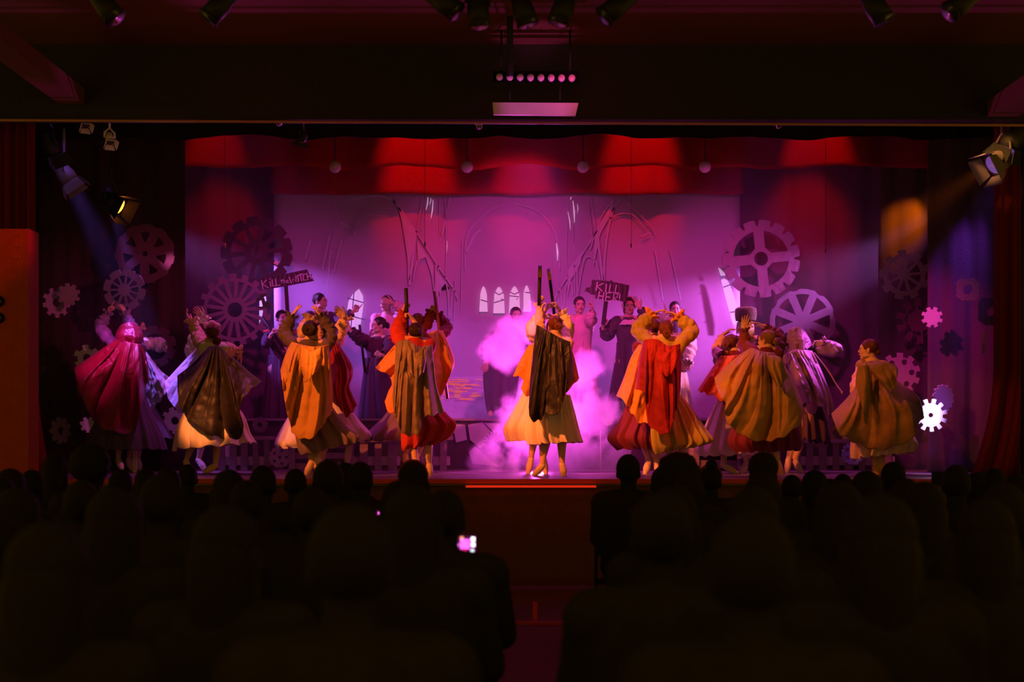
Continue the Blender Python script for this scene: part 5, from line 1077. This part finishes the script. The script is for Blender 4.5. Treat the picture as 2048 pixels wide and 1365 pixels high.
TOP = [(22, 938, 62, 'audience head at the left edge of the picture, below the red cabinet', 'long'), (66, 940, 50, 'audience head low under the foot of the house curtain', 'short'), (111, 908, 56, 'round dark audience head just right of the house curtain foot', 'long'),
 (183, 898, 58, 'tallest audience head at left, below the crimson cape', 'afro'), (243, 940, 48, 'low audience head below the crimson dancer feet', 'short'), (292, 938, 46, 'low audience head between the two left pairs of dancers', 'long'), (336, 936, 50, 'audience head left of the peach skirted dancer shoes', 'short'),
 (376, 929, 50, 'audience head right under the peach skirt', 'short'), (458, 940, 62, 'wide low audience head right of the peach skirted dancer feet', 'long'), (527, 932, 58, 'round audience head between the black and ochre capes, on its own', 'short'), (591, 938, 46, 'small audience head just left of the ochre dancer feet', 'short'),
 (656, 920, 60, 'audience head right of the ochre dancer feet, first of a close three', 'short'), (690, 926, 56, 'audience head in the middle of the close three', 'long'), (722, 924, 50, 'audience head at the right of the close three', 'short'),
 (826, 924, 56, 'audience member with a headband, over the feet of the red dressed dancer', 'long'), (798, 962, 66, 'low audience head just below the one with the headband', 'long'), (890, 980, 90, 'large near head left of the aisle, just above the glowing phone', 'short'),
 (1257, 909, 52, 'audience head with both ears showing, just right of the aisle', 'short'), (1326, 932, 50, 'lower audience head tucked left of the larger head under the olive skirt', 'short'), (1357, 915, 62, 'audience head under the olive skirt', 'afro'), (1421, 932, 52, 'audience member with a hairband, right of the head under the olive skirt', 'bun'),
 (1526, 910, 52, 'audience member wearing a cap, below the mustard cape', 'short'), (1583, 950, 50, 'low audience head right of the one with the cap', 'short'), (1627, 941, 52, 'audience head below the plum hooded dancer', 'long'), (1685, 948, 46, 'small low audience head before the long bench at right', 'short'),
 (1731, 942, 60, 'wide audience head left of the lone dancer feet', 'long'), (1784, 924, 52, 'audience head over the feet of the lone dancer', 'short'), (1912, 930, 62, 'large audience head right of the bright white gear, beside a dark box', 'short'), (1957, 945, 48, 'lower audience head at right between two larger ones', 'long'), (1988, 937, 50, 'second audience head from the right edge', 'short'), (2035, 950, 56, 'audience head at the right edge of the picture', 'long')]
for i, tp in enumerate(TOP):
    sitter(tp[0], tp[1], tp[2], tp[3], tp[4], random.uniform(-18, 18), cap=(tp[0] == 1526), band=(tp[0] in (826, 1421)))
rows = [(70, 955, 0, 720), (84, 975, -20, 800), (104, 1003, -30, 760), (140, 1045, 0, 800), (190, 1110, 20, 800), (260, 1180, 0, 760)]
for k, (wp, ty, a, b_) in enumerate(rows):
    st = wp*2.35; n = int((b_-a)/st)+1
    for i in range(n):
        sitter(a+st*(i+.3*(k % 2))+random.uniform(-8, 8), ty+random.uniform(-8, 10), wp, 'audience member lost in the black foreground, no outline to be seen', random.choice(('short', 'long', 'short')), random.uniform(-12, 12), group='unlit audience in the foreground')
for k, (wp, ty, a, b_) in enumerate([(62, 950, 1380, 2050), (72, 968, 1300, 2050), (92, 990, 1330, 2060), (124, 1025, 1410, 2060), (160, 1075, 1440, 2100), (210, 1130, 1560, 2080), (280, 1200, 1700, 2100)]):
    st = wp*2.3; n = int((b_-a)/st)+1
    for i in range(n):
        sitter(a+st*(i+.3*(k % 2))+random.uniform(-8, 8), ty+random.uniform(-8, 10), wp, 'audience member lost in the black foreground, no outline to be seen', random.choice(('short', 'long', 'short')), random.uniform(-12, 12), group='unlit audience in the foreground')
# phones held up
def phone(px, py, Y, w_, h_, label, cells):
    t = empty('smartphone', P(px, py, Y)); tag(t, label, 'phone')
    G().box(P(px, py, Y+.006), (w_, .009, h_)).build('case', mat('phone_black', (.01, .01, .01), .4), t, False)
    s = G().box(P(px, py, Y), (w_*.94, .002, h_*.92)).build('screen', mat('phone_screen', (.02, .01, .02), .2, emit=(.25, .02, .12), es=.35), t, False)
    for i, (dx, dz, r, c, e) in enumerate(cells):
        G().box(P(px, py, Y-.002)+Vector((dx*w_, 0, dz*h_)), (r*w_*2, .001, r*h_*2*1.1)).build('screen_glow', mat('glow_%d' % i, (.1, .1, .1), .4, emit=c, es=e), s, False)
phone(932, 1091, 5.6, .082, .078, 'glowing phone screen held up left of the aisle', [(-.05, .05, .22, (1, .1, .9), 2.2), (-.2, .34, .08, (1, .3, .2), 1.6), (.34, .30, .09, (1, .9, 1), 3), (.34, .02, .09, (1, .8, 1), 3), (.30, -.30, .08, (.7, .8, .9), 2), (-.05, -.28, .09, (.8, .0, .1), 1.2), (-.38, 0, .06, (1, .2, .8), 1.5)])
phone(1869, 985, 8.0, .075, .045, 'small phone screen showing pink, held low at the right', [(0, -.2, .3, (1, .1, .4), .8), (.1, .25, .12, (1, .5, .6), 2.0), (-.3, .1, .1, (.8, .1, .3), .7)])
phone(758, 1027, 8.0, .03, .03, 'tiny pink glimmer of a phone below the headband wearer', [(0, 0, .2, (1, .15, .5), .6)])
o = tag(G().box(P(1878, 958, 9.3), (.085, .05, .09)).build('small_box', mat('audience_hair', (.02, .015, .012)), smooth=False), 'small dark box shape beside the large head at right', 'box')
